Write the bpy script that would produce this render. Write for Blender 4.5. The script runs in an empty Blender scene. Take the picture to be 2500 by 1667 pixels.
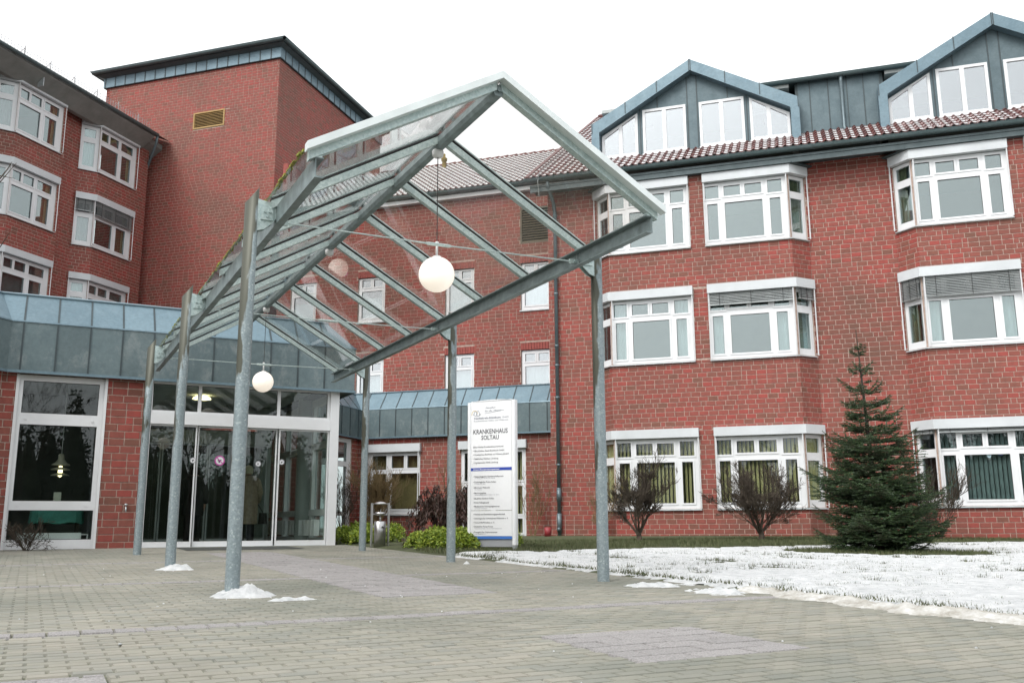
import bpy, math, random
import numpy as np
from mathutils import Vector, Matrix
from mathutils.geometry import tessellate_polygon

# ---------------------------------------------------------------- camera, sky, sun, exposure
S = bpy.context.scene
YAW, PITCH, ROLL = math.radians(17.806), math.radians(11.181), math.radians(-0.30)
fw = Vector((-math.sin(YAW)*math.cos(PITCH), math.cos(YAW)*math.cos(PITCH), math.sin(PITCH)))
rt = Vector((math.cos(YAW), math.sin(YAW), 0)); up = rt.cross(fw)
r2 = rt*math.cos(ROLL)+up*math.sin(ROLL); u2 = up*math.cos(ROLL)-rt*math.sin(ROLL)
cam = bpy.data.objects.new('camera', bpy.data.cameras.new('camera'))
S.collection.objects.link(cam); S.camera = cam
cam.matrix_world = Matrix(((r2.x, u2.x, -fw.x, 0), (r2.y, u2.y, -fw.y, 0), (r2.z, u2.z, -fw.z, 0), (0, 0, 0, 1)))
cam.data.sensor_width = 36; cam.data.lens = 2264.4/2500*36; cam.data.clip_start = .05; cam.data.clip_end = 600

SUN_EL, SUN_AZ = math.radians(48), math.radians(200)     # azimuth: clockwise from +Y, behind the camera
w = bpy.data.worlds.new('World'); S.world = w; w.use_nodes = True
nt = w.node_tree; nt.nodes.clear()
wo = nt.nodes.new('ShaderNodeOutputWorld'); bg = nt.nodes.new('ShaderNodeBackground')
sky = nt.nodes.new('ShaderNodeTexSky'); sky.sky_type = 'NISHITA'; sky.sun_disc = False
sky.sun_elevation = SUN_EL; sky.sun_rotation = SUN_AZ; sky.air_density = 1.0; sky.dust_density = 6.0; sky.ozone_density = 1.0
hs = nt.nodes.new('ShaderNodeHueSaturation'); hs.inputs['Saturation'].default_value = .10
mixw = nt.nodes.new('ShaderNodeMix'); mixw.data_type = 'RGBA'; mixw.inputs[0].default_value = .55
mixw.inputs[7].default_value = (10.5, 10.8, 11.0, 1)      # even cloud cover
nt.links.new(sky.outputs[0], hs.inputs['Color']); nt.links.new(hs.outputs[0], mixw.inputs[6])
nt.links.new(mixw.outputs[2], bg.inputs[0]); bg.inputs[1].default_value = .10
nt.links.new(bg.outputs[0], wo.inputs[0])
sl = bpy.data.lights.new('sun', 'SUN'); sl.energy = .9; sl.angle = math.radians(25); sl.color = (1, .97, .93)
so = bpy.data.objects.new('sun', sl); S.collection.objects.link(so)
sd = Vector((math.sin(SUN_AZ)*math.cos(SUN_EL), math.cos(SUN_AZ)*math.cos(SUN_EL), math.sin(SUN_EL)))
so.rotation_euler = (-sd).to_track_quat('-Z', 'Y').to_euler()
S.view_settings.view_transform = 'Standard'; S.view_settings.look = 'None'
S.view_settings.gamma = 1; S.view_settings.use_curve_mapping = False
S.view_settings.exposure = 1.0
S.render.engine = 'CYCLES'
S.cycles.max_bounces = 8; S.cycles.transparent_max_bounces = 24

# ---------------------------------------------------------------- helpers
random.seed(7); rng = np.random.default_rng(7)
q = math.sqrt(.5)
V = Vector
C = S.collection
def gz(x, y):                                   # the forecourt falls gently away from the entrance
    c = q*(y-x); return -.655+.0175*max(-8, min(19, c))
def dc(d, c): return q*(d-c), q*(d+c)            # entrance grid (d along the front, c depth) -> x, y
def gdc(d, c, h=0): x, y = dc(d, c); return V((x, y, gz(x, y)+h))

class Fr:                                       # wall frame: u along the wall, v up, w outward
    def __init__(s, o, U, N): s.o = V((*o[:2], 0)); s.U = V((*U, 0)); s.N = V((*N, 0))
    def __call__(s, u, v, w=0): p = s.o+s.U*u+s.N*w; return V((p.x, p.y, v))

class MB:
    def __init__(s): s.v = []; s.f = []; s.m = []; s.r = []
    def add(s, vs, fs, mi=0, r=0.):
        n = len(s.v); s.v += [tuple(p) for p in vs]
        for f in fs: s.f.append(tuple(i+n for i in f)); s.m.append(mi); s.r.append(r)
    def quad(s, a, b, c, d, mi=0, r=0.): s.add((a, b, c, d), ((0, 1, 2, 3),), mi, r)
    def box(s, F, u0, u1, v0, v1, w0, w1, mi=0, r=0.):
        vs = [F(u, v, w) for w in (w0, w1) for v in (v0, v1) for u in (u0, u1)]
        s.add(vs, ((0, 2, 3, 1), (4, 5, 7, 6), (0, 1, 5, 4), (2, 6, 7, 3), (0, 4, 6, 2), (1, 3, 7, 5)), mi, r)
    def wbox(s, x0, x1, y0, y1, z0, z1, mi=0):
        s.box(WF, x0, x1, z0, z1, y0, y1, mi)
    def bar(s, a, b, wd, hg, mi=0, upv=V((0, 0, 1)), r=0.):      # a rectangular bar from a to b
        a = V(a); b = V(b); t = (b-a).normalized(); upv = upv if abs(t.dot(upv)) < .98 else V((-q, q, 0)); sd = t.cross(upv).normalized(); un = sd.cross(t).normalized()
        vs = [p+sd*(i*wd/2)+un*(j*hg/2) for p in (a, b) for j in (-1, 1) for i in (-1, 1)]
        s.add(vs, ((0, 1, 3, 2), (4, 6, 7, 5), (0, 4, 5, 1), (2, 3, 7, 6), (0, 2, 6, 4), (1, 5, 7, 3)), mi, r)
    def tube(s, pts, rad, n=6, mi=0, cap=True, r=0.):
        pts = [V(p) for p in pts]; rad = rad if isinstance(rad, (list, tuple)) else [rad]*len(pts)
        rings = []; ref = None
        for i, p in enumerate(pts):
            t = (pts[min(i+1, len(pts)-1)]-pts[max(i-1, 0)])
            t = t.normalized() if t.length > 1e-9 else V((0, 0, 1))
            if ref is None: ref = t.orthogonal().normalized()
            ref = (ref-t*ref.dot(t)); ref = ref.normalized() if ref.length > 1e-6 else t.orthogonal().normalized()
            bi = t.cross(ref)
            rings.append([p+(ref*math.cos(k*2*math.pi/n)+bi*math.sin(k*2*math.pi/n))*rad[i] for k in range(n)])
        vs = [x for rg in rings for x in rg]; fs = []
        for i in range(len(pts)-1):
            for k in range(n): fs.append((i*n+k, i*n+(k+1) % n, (i+1)*n+(k+1) % n, (i+1)*n+k))
        if cap: fs += [tuple(range(n-1, -1, -1)), tuple((len(pts)-1)*n+k for k in range(n))]
        s.add(vs, fs, mi, r)
    def lathe(s, ctr, prof, n=20, mi=0, sx=1, sy=1):
        c = V(ctr); vs = [V((c.x+r*math.cos(k*2*math.pi/n)*sx, c.y+r*math.sin(k*2*math.pi/n)*sy, c.z+z)) for r, z in prof for k in range(n)]
        fs = [(i*n+k, i*n+(k+1) % n, (i+1)*n+(k+1) % n, (i+1)*n+k) for i in range(len(prof)-1) for k in range(n)]
        s.add(vs, fs, mi)
    def plate(s, F, outer, holes, w0, w1, mi=0, back=True):       # outer, holes: [(u, v)...]
        loops = [outer]+holes; flat = [p for l in loops for p in l]
        tri = tessellate_polygon([[V((*p, 0)) for p in l] for l in loops])
        n = len(flat); vs = [F(u, v, w1) for u, v in flat]+[F(u, v, w0) for u, v in flat]
        fs = [tuple(t) for t in tri]
        if back: fs += [tuple(i+n for i in reversed(t)) for t in tri]
        k = 0
        for l in loops:
            for i in range(len(l)): a, b = k+i, k+(i+1) % len(l); fs.append((a, b, b+n, a+n))
            k += len(l)
        s.add(vs, fs, mi)
    def sheet(s, F, u0, u1, v0, v1, holes=(), w=0, reveal=.12, mi=0):   # a wall face with rectangular openings
        us = sorted({u0, u1, *[min(max(h[i], u0), u1) for h in holes for i in (0, 1)]})
        vv = sorted({v0, v1, *[min(max(h[i], v0), v1) for h in holes for i in (2, 3)]})
        for a, b in zip(us, us[1:]):
            for c_, d_ in zip(vv, vv[1:]):
                mu, mv = (a+b)/2, (c_+d_)/2
                if any(h[0] < mu < h[1] and h[2] < mv < h[3] for h in holes): continue
                s.quad(F(a, c_, w), F(b, c_, w), F(b, d_, w), F(a, d_, w), mi)
        for h in holes:
            a, b, c_, d_ = h
            if reveal:
                s.quad(F(a, c_, w), F(a, d_, w), F(a, d_, w-reveal), F(a, c_, w-reveal), mi)
                s.quad(F(b, c_, w), F(b, d_, w), F(b, d_, w-reveal), F(b, c_, w-reveal), mi)
                s.quad(F(a, c_, w), F(b, c_, w), F(b, c_, w-reveal), F(a, c_, w-reveal), mi)
                s.quad(F(a, d_, w), F(b, d_, w), F(b, d_, w-reveal), F(a, d_, w-reveal), mi)
    def rplate(s, F, u0, u1, v0, v1, holes, w0, w1, mi=0):          # plate with rectangular openings (u0, u1, v0, v1)
        s.sheet(F, u0, u1, v0, v1, holes, w1, w1-w0, mi); s.sheet(F, u0, u1, v0, v1, holes, w0, 0, mi)
        for a, b, c_, d_ in ((u0, u0, v0, v1), (u1, u1, v0, v1), (u0, u1, v0, v0), (u0, u1, v1, v1)):
            s.quad(F(a, c_, w0), F(b, d_, w0), F(b, d_, w1), F(a, c_, w1), mi)
    def mesh(s, name, mats, smooth=False):
        me = bpy.data.meshes.new(name); me.from_pydata(s.v, [], s.f)
        for m in (mats if isinstance(mats, (list, tuple)) else [mats]): me.materials.append(m)
        if any(s.m): me.polygons.foreach_set('material_index', s.m)
        if any(s.r): me.attributes.new('rnd', 'FLOAT', 'FACE').data.foreach_set('value', s.r)
        if smooth: me.polygons.foreach_set('use_smooth', [True]*len(s.f))
        me.update(); return me
    def build(s, name, mats, parent=None, smooth=False):
        if not s.f: return None
        return link(name, s.mesh(name, mats, smooth), parent)
WF = Fr((0, 0), (1, 0), (0, 1))
def link(name, me, parent=None, loc=(0, 0, 0)):
    o = bpy.data.objects.new(name, me); C.objects.link(o); o.location = loc
    if parent is not None:
        o.parent = parent
        if parent.get('base') is not None: o.location = V(loc)-V(parent['base'])
    return o
def tag(o, label=None, cat=None, group=None, kind=None):
    if label: o['label'] = label
    if cat: o['category'] = cat
    if group: o['group'] = group
    if kind: o['kind'] = kind
    return o
def thing(name, label, cat, loc, group=None):
    o = bpy.data.objects.new(name, None); C.objects.link(o); o.location = loc; o.empty_display_size = .3
    o['base'] = list(loc); return tag(o, label, cat, group)
def one(name, mb, mats, label, cat, group=None, smooth=False, kind=None):
    return tag(mb.build(name, mats, None, smooth), label, cat, group, kind)

# ---------------------------------------------------------------- materials
def _n(t, k, **kw):
    n = t.nodes.new('ShaderNode'+k)
    for a, b in kw.items(): setattr(n, a, b)
    return n
def _set(n, **kw):
    for a, b in kw.items(): n.inputs[a.replace('_', ' ')].default_value = b
    return n
def rgb(c): return (*c, 1) if len(c) == 3 else c
def base_mat(name):
    m = bpy.data.materials.new(name); m.use_nodes = True; t = m.node_tree
    return m, t, t.nodes['Principled BSDF']
def ramp(t, fac, stops):
    r = _n(t, 'ValToRGB'); e = r.color_ramp.elements
    while len(e) < len(stops): e.new(.5)
    for el, (p, c) in zip(e, stops): el.position = p; el.color = rgb(c)
    t.links.new(fac, r.inputs[0]); return r.outputs[0]
def noise(t, scale, detail=4, rough=.6, vec=None, dist=0, sc=None):
    n = _n(t, 'TexNoise'); _set(n, Scale=scale, Detail=detail, Roughness=rough, Distortion=dist)
    if vec is None:
        tc = _n(t, 'TexCoord'); vec = tc.outputs['Object']
    if sc:
        mp = _n(t, 'Mapping'); mp.inputs['Scale'].default_value = sc; t.links.new(vec, mp.inputs[0]); vec = mp.outputs[0]
    t.links.new(vec, n.inputs['Vector']); return n.outputs['Fac']
def mixc(t, fac, a, b, mode='MIX'):
    m = _n(t, 'Mix', data_type='RGBA', blend_type=mode)
    for i, x in ((0, fac), (6, a), (7, b)):
        if isinstance(x, bpy.types.NodeSocket): t.links.new(x, m.inputs[i])
        else: m.inputs[i].default_value = x if i == 0 else rgb(x)
    return m.outputs[2]
def bump(t, p, h, strength=.3, dist=.01):
    b = _n(t, 'Bump'); _set(b, Strength=strength, Distance=dist); t.links.new(h, b.inputs['Height']); t.links.new(b.outputs[0], p.inputs['Normal'])
def mat(name, col, rough=.6, metal=0, var=.18, scale=3, bmp=0, bscale=60, col2=None, spec=.5, sc=None):
    m, t, p = base_mat(name); _set(p, Roughness=rough, Metallic=metal); p.inputs['Specular IOR Level'].default_value = spec
    a = tuple(x*(1-var) for x in col); b = col2 or tuple(x*(1+var) for x in col)
    t.links.new(ramp(t, noise(t, scale, 6, .65, sc=sc), [(.32, a), (.68, b)]), p.inputs['Base Color'])
    if bmp: bump(t, p, noise(t, bscale, 3), bmp)
    return m
def fract_rnd(t):
    a = _n(t, 'Attribute', attribute_name='rnd'); o = _n(t, 'ObjectInfo'); s = _n(t, 'Math', operation='ADD'); f = _n(t, 'Math', operation='FRACT')
    t.links.new(a.outputs['Fac'], s.inputs[0]); t.links.new(o.outputs['Random'], s.inputs[1]); t.links.new(s.outputs[0], f.inputs[0]); return f.outputs[0]
def unit_mat(name, stops, rough=.8, nscale=9, nvar=.25, bmp=.25, bscale=90, stain=None):   # bricks, pavers, tiles: one tone per piece
    m, t, p = base_mat(name); _set(p, Roughness=rough)
    c = ramp(t, fract_rnd(t), stops)
    g = _n(t, 'NewGeometry')
    n = noise(t, nscale, 5, .7, vec=g.outputs['Position'])
    c = mixc(t, 1, c, ramp(t, n, [(.25, (1-nvar,)*3), (.75, (1+nvar,)*3)]), 'MULTIPLY')
    if stain: c = mixc(t, ramp(t, noise(t, stain[1], 4, .6, vec=g.outputs['Position']), [(stain[2], (0, 0, 0)), (stain[3], (1, 1, 1))]), c, stain[0])
    t.links.new(c, p.inputs['Base Color'])
    if bmp: bump(t, p, noise(t, bscale, 3, vec=g.outputs['Position']), bmp, .004)
    return m
def glass(name, tint=(.86, .9, .89), refl=1.0, base=.045, rough=0, gcol=(.95, .98, 1)):
    m = bpy.data.materials.new(name); m.use_nodes = True; t = m.node_tree; t.nodes.clear()
    o = _n(t, 'OutputMaterial'); mx = _n(t, 'MixShader'); tr = _n(t, 'BsdfTransparent'); gl = _n(t, 'BsdfGlossy')
    tr.inputs[0].default_value = rgb(tint); gl.inputs[0].default_value = rgb(gcol); gl.inputs['Roughness'].default_value = rough
    lw = _n(t, 'LayerWeight'); lw.inputs[0].default_value = .5
    pw = _n(t, 'Math', operation='POWER'); pw.inputs[1].default_value = 5; t.links.new(lw.outputs['Facing'], pw.inputs[0])
    ml = _n(t, 'Math', operation='MULTIPLY_ADD'); ml.inputs[1].default_value = refl; ml.inputs[2].default_value = base
    t.links.new(pw.outputs[0], ml.inputs[0]); t.links.new(ml.outputs[0], mx.inputs[0])
    t.links.new(tr.outputs[0], mx.inputs[1]); t.links.new(gl.outputs[0], mx.inputs[2]); t.links.new(mx.outputs[0], o.inputs[0]); return m
def emit(name, col, st):
    m, t, p = base_mat(name); _set(p, Roughness=.35); p.inputs['Base Color'].default_value = rgb((.85, .83, .8))
    p.inputs['Emission Color'].default_value = rgb(col); p.inputs['Emission Strength'].default_value = st; return m

BRICK_STOPS = [(0, (0.2638, 0.057, 0.0431)), (0.2, (0.2245, 0.0612, 0.0456)), (0.4, (0.2863, 0.05, 0.0394)), (0.58, (0.2021, 0.0654, 0.0468)), (0.75, (0.247, 0.0598, 0.0456)), (0.88, (0.1627, 0.0639, 0.0431)), (1, (0.2694, 0.0543, 0.0419))]
mBRICK = unit_mat('red_brick', BRICK_STOPS, .78, 7, .22, .35, 70, stain=((.125, .055, .038), .38, .47, .78))
mMORT = mat('mortar', (.385, .29, .245), .95, var=.3, scale=14, bmp=.4, bscale=120)
mDBRICK = mat('lintel_brick', (.26, .062, .05), .8, var=.25, scale=9, bmp=.3)
mWHITE = mat('white_frame', (.66, .67, .68), .35, var=.05, scale=2)
mDIRTYW = mat('blind_box_white', (.52, .545, .56), .45, var=.09, scale=1.2)
mALU = mat('grey_sill', (.42, .45, .46), .4, metal=.4, var=.12, scale=4)
def zincmat(name, a, b, rough=.42, metal=.35, bloom=None):
    m, t, p = base_mat(name); _set(p, Roughness=rough, Metallic=metal)
    c = ramp(t, noise(t, 1.7, 7, .7, dist=.4), [(.3, a), (.7, b)])
    c = mixc(t, 1, c, ramp(t, noise(t, 16, 4, .7), [(.3, (.88,)*3), (.7, (1.1,)*3)]), 'MULTIPLY')
    o = _n(t, 'ObjectInfo'); c = mixc(t, 1, c, ramp(t, o.outputs['Random'], [(0, (.9,)*3), (1, (1.1,)*3)]), 'MULTIPLY')
    if bloom: c = mixc(t, ramp(t, noise(t, 2.6, 6, .75, sc=(1, 1, .8)), [(.52, (0, 0, 0)), (.75, (.55, .55, .55))]), c, bloom)
    t.links.new(c, p.inputs['Base Color'])
    t.links.new(ramp(t, noise(t, 5, 4), [(.3, (rough-.08,)*3), (.7, (rough+.14,)*3)]), p.inputs['Roughness'])
    return m
mZINC = zincmat('patinated_zinc', (.105, .165, .20), (.15, .215, .25))
mZINCV = zincmat('weathered_zinc', (.085, .122, .132), (.125, .165, .172), .5, .3, bloom=(.30, .325, .32))
mZGAB = zincmat('slate_grey_zinc', (.07, .105, .12), (.105, .145, .16), .5, .3)
mZDARK = zincmat('dark_zinc', (.05, .072, .078), (.08, .105, .11), .5, .25)
mSEAM = mat('zinc_seam', (.04, .055, .06), .5, metal=.3)
def galvmat():
    m, t, p = base_mat('galvanised_steel'); _set(p, Roughness=.45, Metallic=.45)
    vo = _n(t, 'TexVoronoi'); _set(vo, Scale=60); tc = _n(t, 'TexCoord'); t.links.new(tc.outputs['Object'], vo.inputs['Vector'])
    sp = _n(t, 'SeparateColor'); t.links.new(vo.outputs['Color'], sp.inputs[0])
    c = ramp(t, sp.outputs[0], [(0, (.38, .48, .48)), (1, (.55, .64, .63))])
    c = mixc(t, ramp(t, noise(t, 2.2, 6, .7), [(.45, (0, 0, 0)), (.8, (.6, .6, .6))]), c, (.24, .32, .325))
    t.links.new(c, p.inputs['Base Color']); bump(t, p, noise(t, 45, 3), .12, .004); return m
mGALV = galvmat()
mGALVSHADE = mat('shaded_galvanised_steel', (.19, .235, .24), .5, metal=.4, var=.3, scale=7, bmp=.15)  # darker copy of the steel: shade under beams and ridge put into the colour
def postmat():
    m, t, p = base_mat('weathered_post'); _set(p, Roughness=.5, Metallic=.35)
    vo = _n(t, 'TexVoronoi'); _set(vo, Scale=75); g = _n(t, 'NewGeometry'); t.links.new(g.outputs['Position'], vo.inputs['Vector'])
    sp = _n(t, 'SeparateColor'); t.links.new(vo.outputs['Color'], sp.inputs[0])
    c = ramp(t, sp.outputs[0], [(0, (.19, .235, .25)), (.88, (.255, .305, .32)), (1, (.36, .41, .42))])
    # dark algae run-off hugging the upper left of each tube
    x = _n(t, 'SeparateXYZ'); t.links.new(g.outputs['Position'], x.inputs[0])
    mr = _n(t, 'MapRange'); _set(mr, From_Min=-.2, From_Max=2.7); t.links.new(x.outputs['Z'], mr.inputs[0])
    nv = _n(t, 'VectorMath', operation='DOT_PRODUCT'); t.links.new(g.outputs['Normal'], nv.inputs[0]); nv.inputs[1].default_value = (-.95, -.25, 0)
    ad = _n(t, 'Math', operation='MULTIPLY_ADD'); t.links.new(nv.outputs['Value'], ad.inputs[0]); ad.inputs[1].default_value = .38; t.links.new(mr.outputs[0], ad.inputs[2])
    a2 = _n(t, 'Math', operation='ADD'); t.links.new(ad.outputs[0], a2.inputs[0]); nz = _n(t, 'Math', operation='MULTIPLY'); nz.inputs[1].default_value = 1.7; t.links.new(noise(t, 2.2, 3, .55, vec=g.outputs['Position'], sc=(4, 4, 1)), nz.inputs[0]); t.links.new(nz.outputs[0], a2.inputs[1])
    mm = _n(t, 'MapRange'); _set(mm, From_Min=1.44, From_Max=1.54); t.links.new(a2.outputs[0], mm.inputs[0])
    c = mixc(t, mm.outputs[0], c, (.075, .078, .06))
    t.links.new(c, p.inputs['Base Color']); return m
mPOST = postmat()
mCAP = mat('white_flashing', (.66, .71, .71), .35, metal=.2, var=.08, scale=4)
mMOSS = mat('moss', (.20, .21, .03), .95, var=.5, scale=30, bmp=.8)
mCABLE = mat('steel_cable', (.22, .24, .24), .4, metal=.6)
mBLACK = mat('black_rubber', (.02, .02, .02), .6)
mCANGL = glass('canopy_glass', (.93, .915, .90), 1.0, .05)
mGLASS = glass('window_glass', (.80, .85, .84), 1.1, .055)
mSKYGL = glass('coated_window_glass', (.74, .80, .80), 1.0, .16, gcol=(.90, .98, .98))
mDORGL = glass('dormer_glass', (.74, .80, .80), 1.0, .27, gcol=(.96, .97, 1))
mDGLASS = glass('tinted_glass', (.86, .90, .88), 1.0, .04)
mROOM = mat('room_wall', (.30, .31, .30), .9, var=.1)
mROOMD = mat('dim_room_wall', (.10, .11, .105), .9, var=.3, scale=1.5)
mCEIL = mat('ceiling_panel', (.42, .44, .43), .9, var=.06)
mCURT = mat('pale_curtain', (.62, .66, .66), .9, var=.12, scale=8, sc=(1, 1, .15))
mOLIVE = mat('olive_vertical_blind', (.60, .50, .25), .85, var=.12, scale=5, sc=(4, 4, .3))
mGREYB = mat('grey_vertical_blind', (.20, .245, .245), .85, var=.2, scale=5)
mROSE = mat('rose_curtain', (.42, .33, .34), .9, var=.12)
mRUST = mat('rust_curtain', (.26, .11, .04), .9, var=.3, scale=4, sc=(4, 4, .3))
mBROWNP = mat('brown_roller_blind', (.24, .165, .07), .9, var=.2)
mLIME = mat('lime_curtain', (.22, .215, .11), .9, var=.2, scale=4)
mSLAT = mat('blind_slat', (.30, .32, .32), .4, metal=.4, var=.15)
mOCHRE = mat('ochre_grille', (.33, .21, .07), .6, var=.15)
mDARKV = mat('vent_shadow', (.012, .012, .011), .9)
mBRV = mat('brown_grille', (.10, .08, .05), .6, var=.2)
TILE_STOPS = [(0, (.12, .038, .033)), (.4, (.09, .034, .031)), (.7, (.14, .042, .035)), (1, (.065, .028, .027))]
mTILE = unit_mat('glazed_roof_tile', TILE_STOPS, .45, 6, .3, .1)
mSNOW = None
def snowmat():
    m, t, p = base_mat('snow'); _set(p, Roughness=.75)
    c = ramp(t, noise(t, 9, 6, .7), [(.3, (.47, .49, .50)), (.6, (.76, .77, .775))])
    t.links.new(c, p.inputs['Base Color']); bump(t, p, noise(t, 28, 6, .75), .9, .05); return m
mSNOW = snowmat()
def dirtysnow():
    m, t, p = base_mat('dirty_snow'); _set(p, Roughness=.85)
    c = ramp(t, noise(t, 7, 6, .75), [(.25, (.17, .155, .12)), (.45, (.36, .345, .31)), (.68, (.58, .58, .57))])
    t.links.new(c, p.inputs['Base Color']); bump(t, p, noise(t, 30, 5, .7), .7, .02); return m
mDSNOW = dirtysnow()
mPAVE = unit_mat('concrete_paver', [(0, (.222, .216, .177)), (.35, (.252, .24, .2)), (.65, (.208, .208, .180)), (1, (.268, .252, .21))], .85, 1.1, .16, .5, 150, stain=((.115, .128, .105), .45, .42, .8))
mSLAB = unit_mat('granite_slab', [(0, (.235, .224, .22)), (.5, (.26, .248, .244)), (1, (.215, .206, .202))], .85, 90, .6, .6, 220)
mJOINT = mat('sand_joint', (.12, .125, .085), .95, var=.35, scale=25)
mEARTH = mat('soil', (.05, .045, .03), .95, var=.4, scale=8, bmp=.6)
mLAWN = mat('winter_lawn', (.058, .068, .028), .95, var=.45, scale=6, bmp=.8, bscale=40)
mGRASS = unit_mat('grass_blade', [(0, (.045, .065, .018)), (.5, (.07, .085, .028)), (.8, (.10, .095, .045)), (1, (.04, .06, .018))], .7, 2, .2, 0)
mTWIG = mat('bare_twig', (.055, .043, .03), .9, var=.4, scale=12)
mTWIGY = mat('ochre_twig', (.17, .12, .055), .85, var=.4, scale=10)
mTWIGB = mat('brown_twig', (.06, .046, .033), .9, var=.4, scale=12)
mBARK = mat('dark_bark', (.045, .036, .028), .95, var=.4, scale=14, bmp=.6)
mNEED = unit_mat('fir_needle', [(0, (.018, .040, .016)), (.5, (.028, .058, .022)), (.8, (.05, .09, .03)), (1, (.10, .14, .05))], .5, 3, .25, 0)
mHEDGE = unit_mat('hedge_leaf', [(0, (.13, .21, .02)), (.4, (.21, .29, .028)), (.75, (.32, .37, .04)), (1, (.07, .13, .015))], .5, 5, .2, 0)
mMAROON = unit_mat('maroon_leaf', [(0, (.045, .022, .016)), (.6, (.07, .03, .022)), (1, (.03, .022, .012))], .6, 5, .25, 0)
mCONIF = unit_mat('pine_needle', [(0, (.018, .03, .014)), (1, (.035, .05, .02))], .7, 3, .25, 0)
mSTEEL = mat('brushed_stainless', (.50, .50, .50), .28, metal=.9, var=.12, scale=3, sc=(6, 6, .4))
mSIGN = mat('sign_white', (.76, .77, .78), .35, var=.03)
mSIGNG = mat('sign_grey', (.32, .33, .35), .45, var=.05)
mBLUE = mat('sign_blue', (.03, .065, .36), .4, var=.05)
mBLUE2 = mat('sign_bright_blue', (.05, .17, .52), .4, var=.05)
mINK = mat('sign_ink', (.03, .03, .04), .6, var=.05)
mINKG = mat('sign_grey_ink', (.13, .14, .19), .6, var=.05)
mYEL = mat('logo_yellow', (.62, .42, .05), .5, var=.05)
mGLOBE = emit('opal_globe', (1, .86, .70), .28)
mLAMPON = emit('lit_ring_lamp', (1, .85, .45), 2.2)
mTEAL = mat('teal_cloth', (.06, .24, .20), .85, var=.2, scale=6)
mFLOORI = mat('lobby_floor', (.12, .13, .12), .3, var=.15)
mCOLN = mat('lobby_column', (.26, .29, .28), .6, var=.08)
mCOAT = mat('beige_coat', (.27, .215, .15), .9, var=.25, scale=14, bmp=.4)
mHAT = mat('knit_hat', (.42, .40, .28), .95, var=.2, scale=40, bmp=.6)
mDARKCL = mat('black_cloth', (.015, .015, .017), .9, var=.2)
mSKIN = mat('skin', (.45, .27, .2), .6, var=.08)
mRED = mat('red_plastic', (.22, .02, .025), .5)
mPINK = mat('sticker_magenta', (.42, .05, .28), .5, var=.03)
mPIPE = zincmat('zinc_pipe', (.10, .135, .15), (.15, .19, .205), .45, .4)
mGUTTER = zincmat('zinc_gutter', (.07, .105, .11), (.11, .15, .155), .45, .35)

# ---------------------------------------------------------------- brickwork
CO, BL = .125, .25                                  # course height and brick length with joint
JT = .0145
def inview(p):
    v = V(p); zf = v.dot(fw)
    if zf < .5: return None
    x = v.dot(r2)/zf*2264/1250; y = v.dot(u2)/zf*2264/833
    return zf if abs(x) < 1 and abs(y) < 1 else None
class Brickwork:
    """bricks of one building: the nearest 300 whole ones as parts, the rest joined"""
    def __init__(s): s.b = []; s.mbs = []
    def wall(s, F, u0, u1, v0, v1, holes=(), w=0, seed=0, off=0.):
        rnd = random.Random(seed*77+int(u0*100)); t = MB(); t.sheet(F, u0, u1, v0, v1, holes, w); s.mbs.append(t)
        k = math.floor(v0/CO)
        while k*CO < v1-.02:
            a0 = max(k*CO+JT/2, v0); b0 = min((k+1)*CO-JT/2, v1)
            u = u0-(BL/2 if k % 2 else 0)-off-rnd.choice((0, 0, .06))
            while u < u1-.02:
                L = BL/2 if rnd.random() < .10 else BL
                parts = [(max(u+JT/2, u0), min(u+L-JT/2, u1), a0, b0)]
                for h in holes:
                    nx = []
                    for (a, b, c_, d_) in parts:
                        if h[0] >= b or h[1] <= a or h[2] >= d_ or h[3] <= c_: nx.append((a, b, c_, d_)); continue
                        if h[2] > c_+.06: nx.append((a, b, c_, h[2]-.006)); continue
                        if h[3] < d_-.06: nx.append((a, b, h[3]+.006, d_)); continue
                        if a < h[0]: nx.append((a, h[0]-.004, c_, d_))
                        if b > h[1]: nx.append((h[1]+.004, b, c_, d_))
                    parts = nx
                for (a, b, c_, d_) in parts:
                    if b-a > .03 and d_-c_ > .02: s.b.append((F, a, b, c_, d_, w, rnd.random()))
                u += L
            k += 1
    def build(s, parent, maxn=300):
        for t in s.mbs: t.build('mortar_wall', mMORT, parent)
        full = []
        for i, (F, a, b, c_, d_, w, r) in enumerate(s.b):
            if b-a > BL-JT-.003 and d_-c_ > CO-JT-.003:
                zf = inview(F((a+b)/2, (c_+d_)/2, w))
                if zf: full.append((zf, i))
        full.sort(); pick = {i for _, i in full[:maxn]}
        cache = {}; rest = MB()
        for i, (F, a, b, c_, d_, w, r) in enumerate(s.b):
            if i in pick:
                key = (round(F.U.x, 3), round(F.U.y, 3))
                if key not in cache:
                    t = MB(); G_ = Fr((0, 0), F.U[:2], F.N[:2]); brick_geo(t, G_, -(BL-JT)/2, (BL-JT)/2, -(CO-JT)/2, (CO-JT)/2, 0, 0); cache[key] = t.mesh('brick', mBRICK)
                link('brick', cache[key], parent, F((a+b)/2, (c_+d_)/2, w))
            else: brick_geo(rest, F, a, b, c_, d_, w, max(r, .001))
        o = rest.build('remaining_bricks', mBRICK, parent)
        if o: o['kind'] = 'stuff'
def brick_geo(mb, F, a, b, c_, d_, w, r):
    h = .009; e = .004
    vs = [F(a, c_, w), F(b, c_, w), F(b, d_, w), F(a, d_, w), F(a+e, c_+e, w+h), F(b-e, c_+e, w+h), F(b-e, d_-e, w+h), F(a+e, d_-e, w+h)]
    mb.add(vs, ((4, 5, 6, 7), (0, 1, 5, 4), (1, 2, 6, 5), (2, 3, 7, 6), (3, 0, 4, 7)), 0, r)

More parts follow.
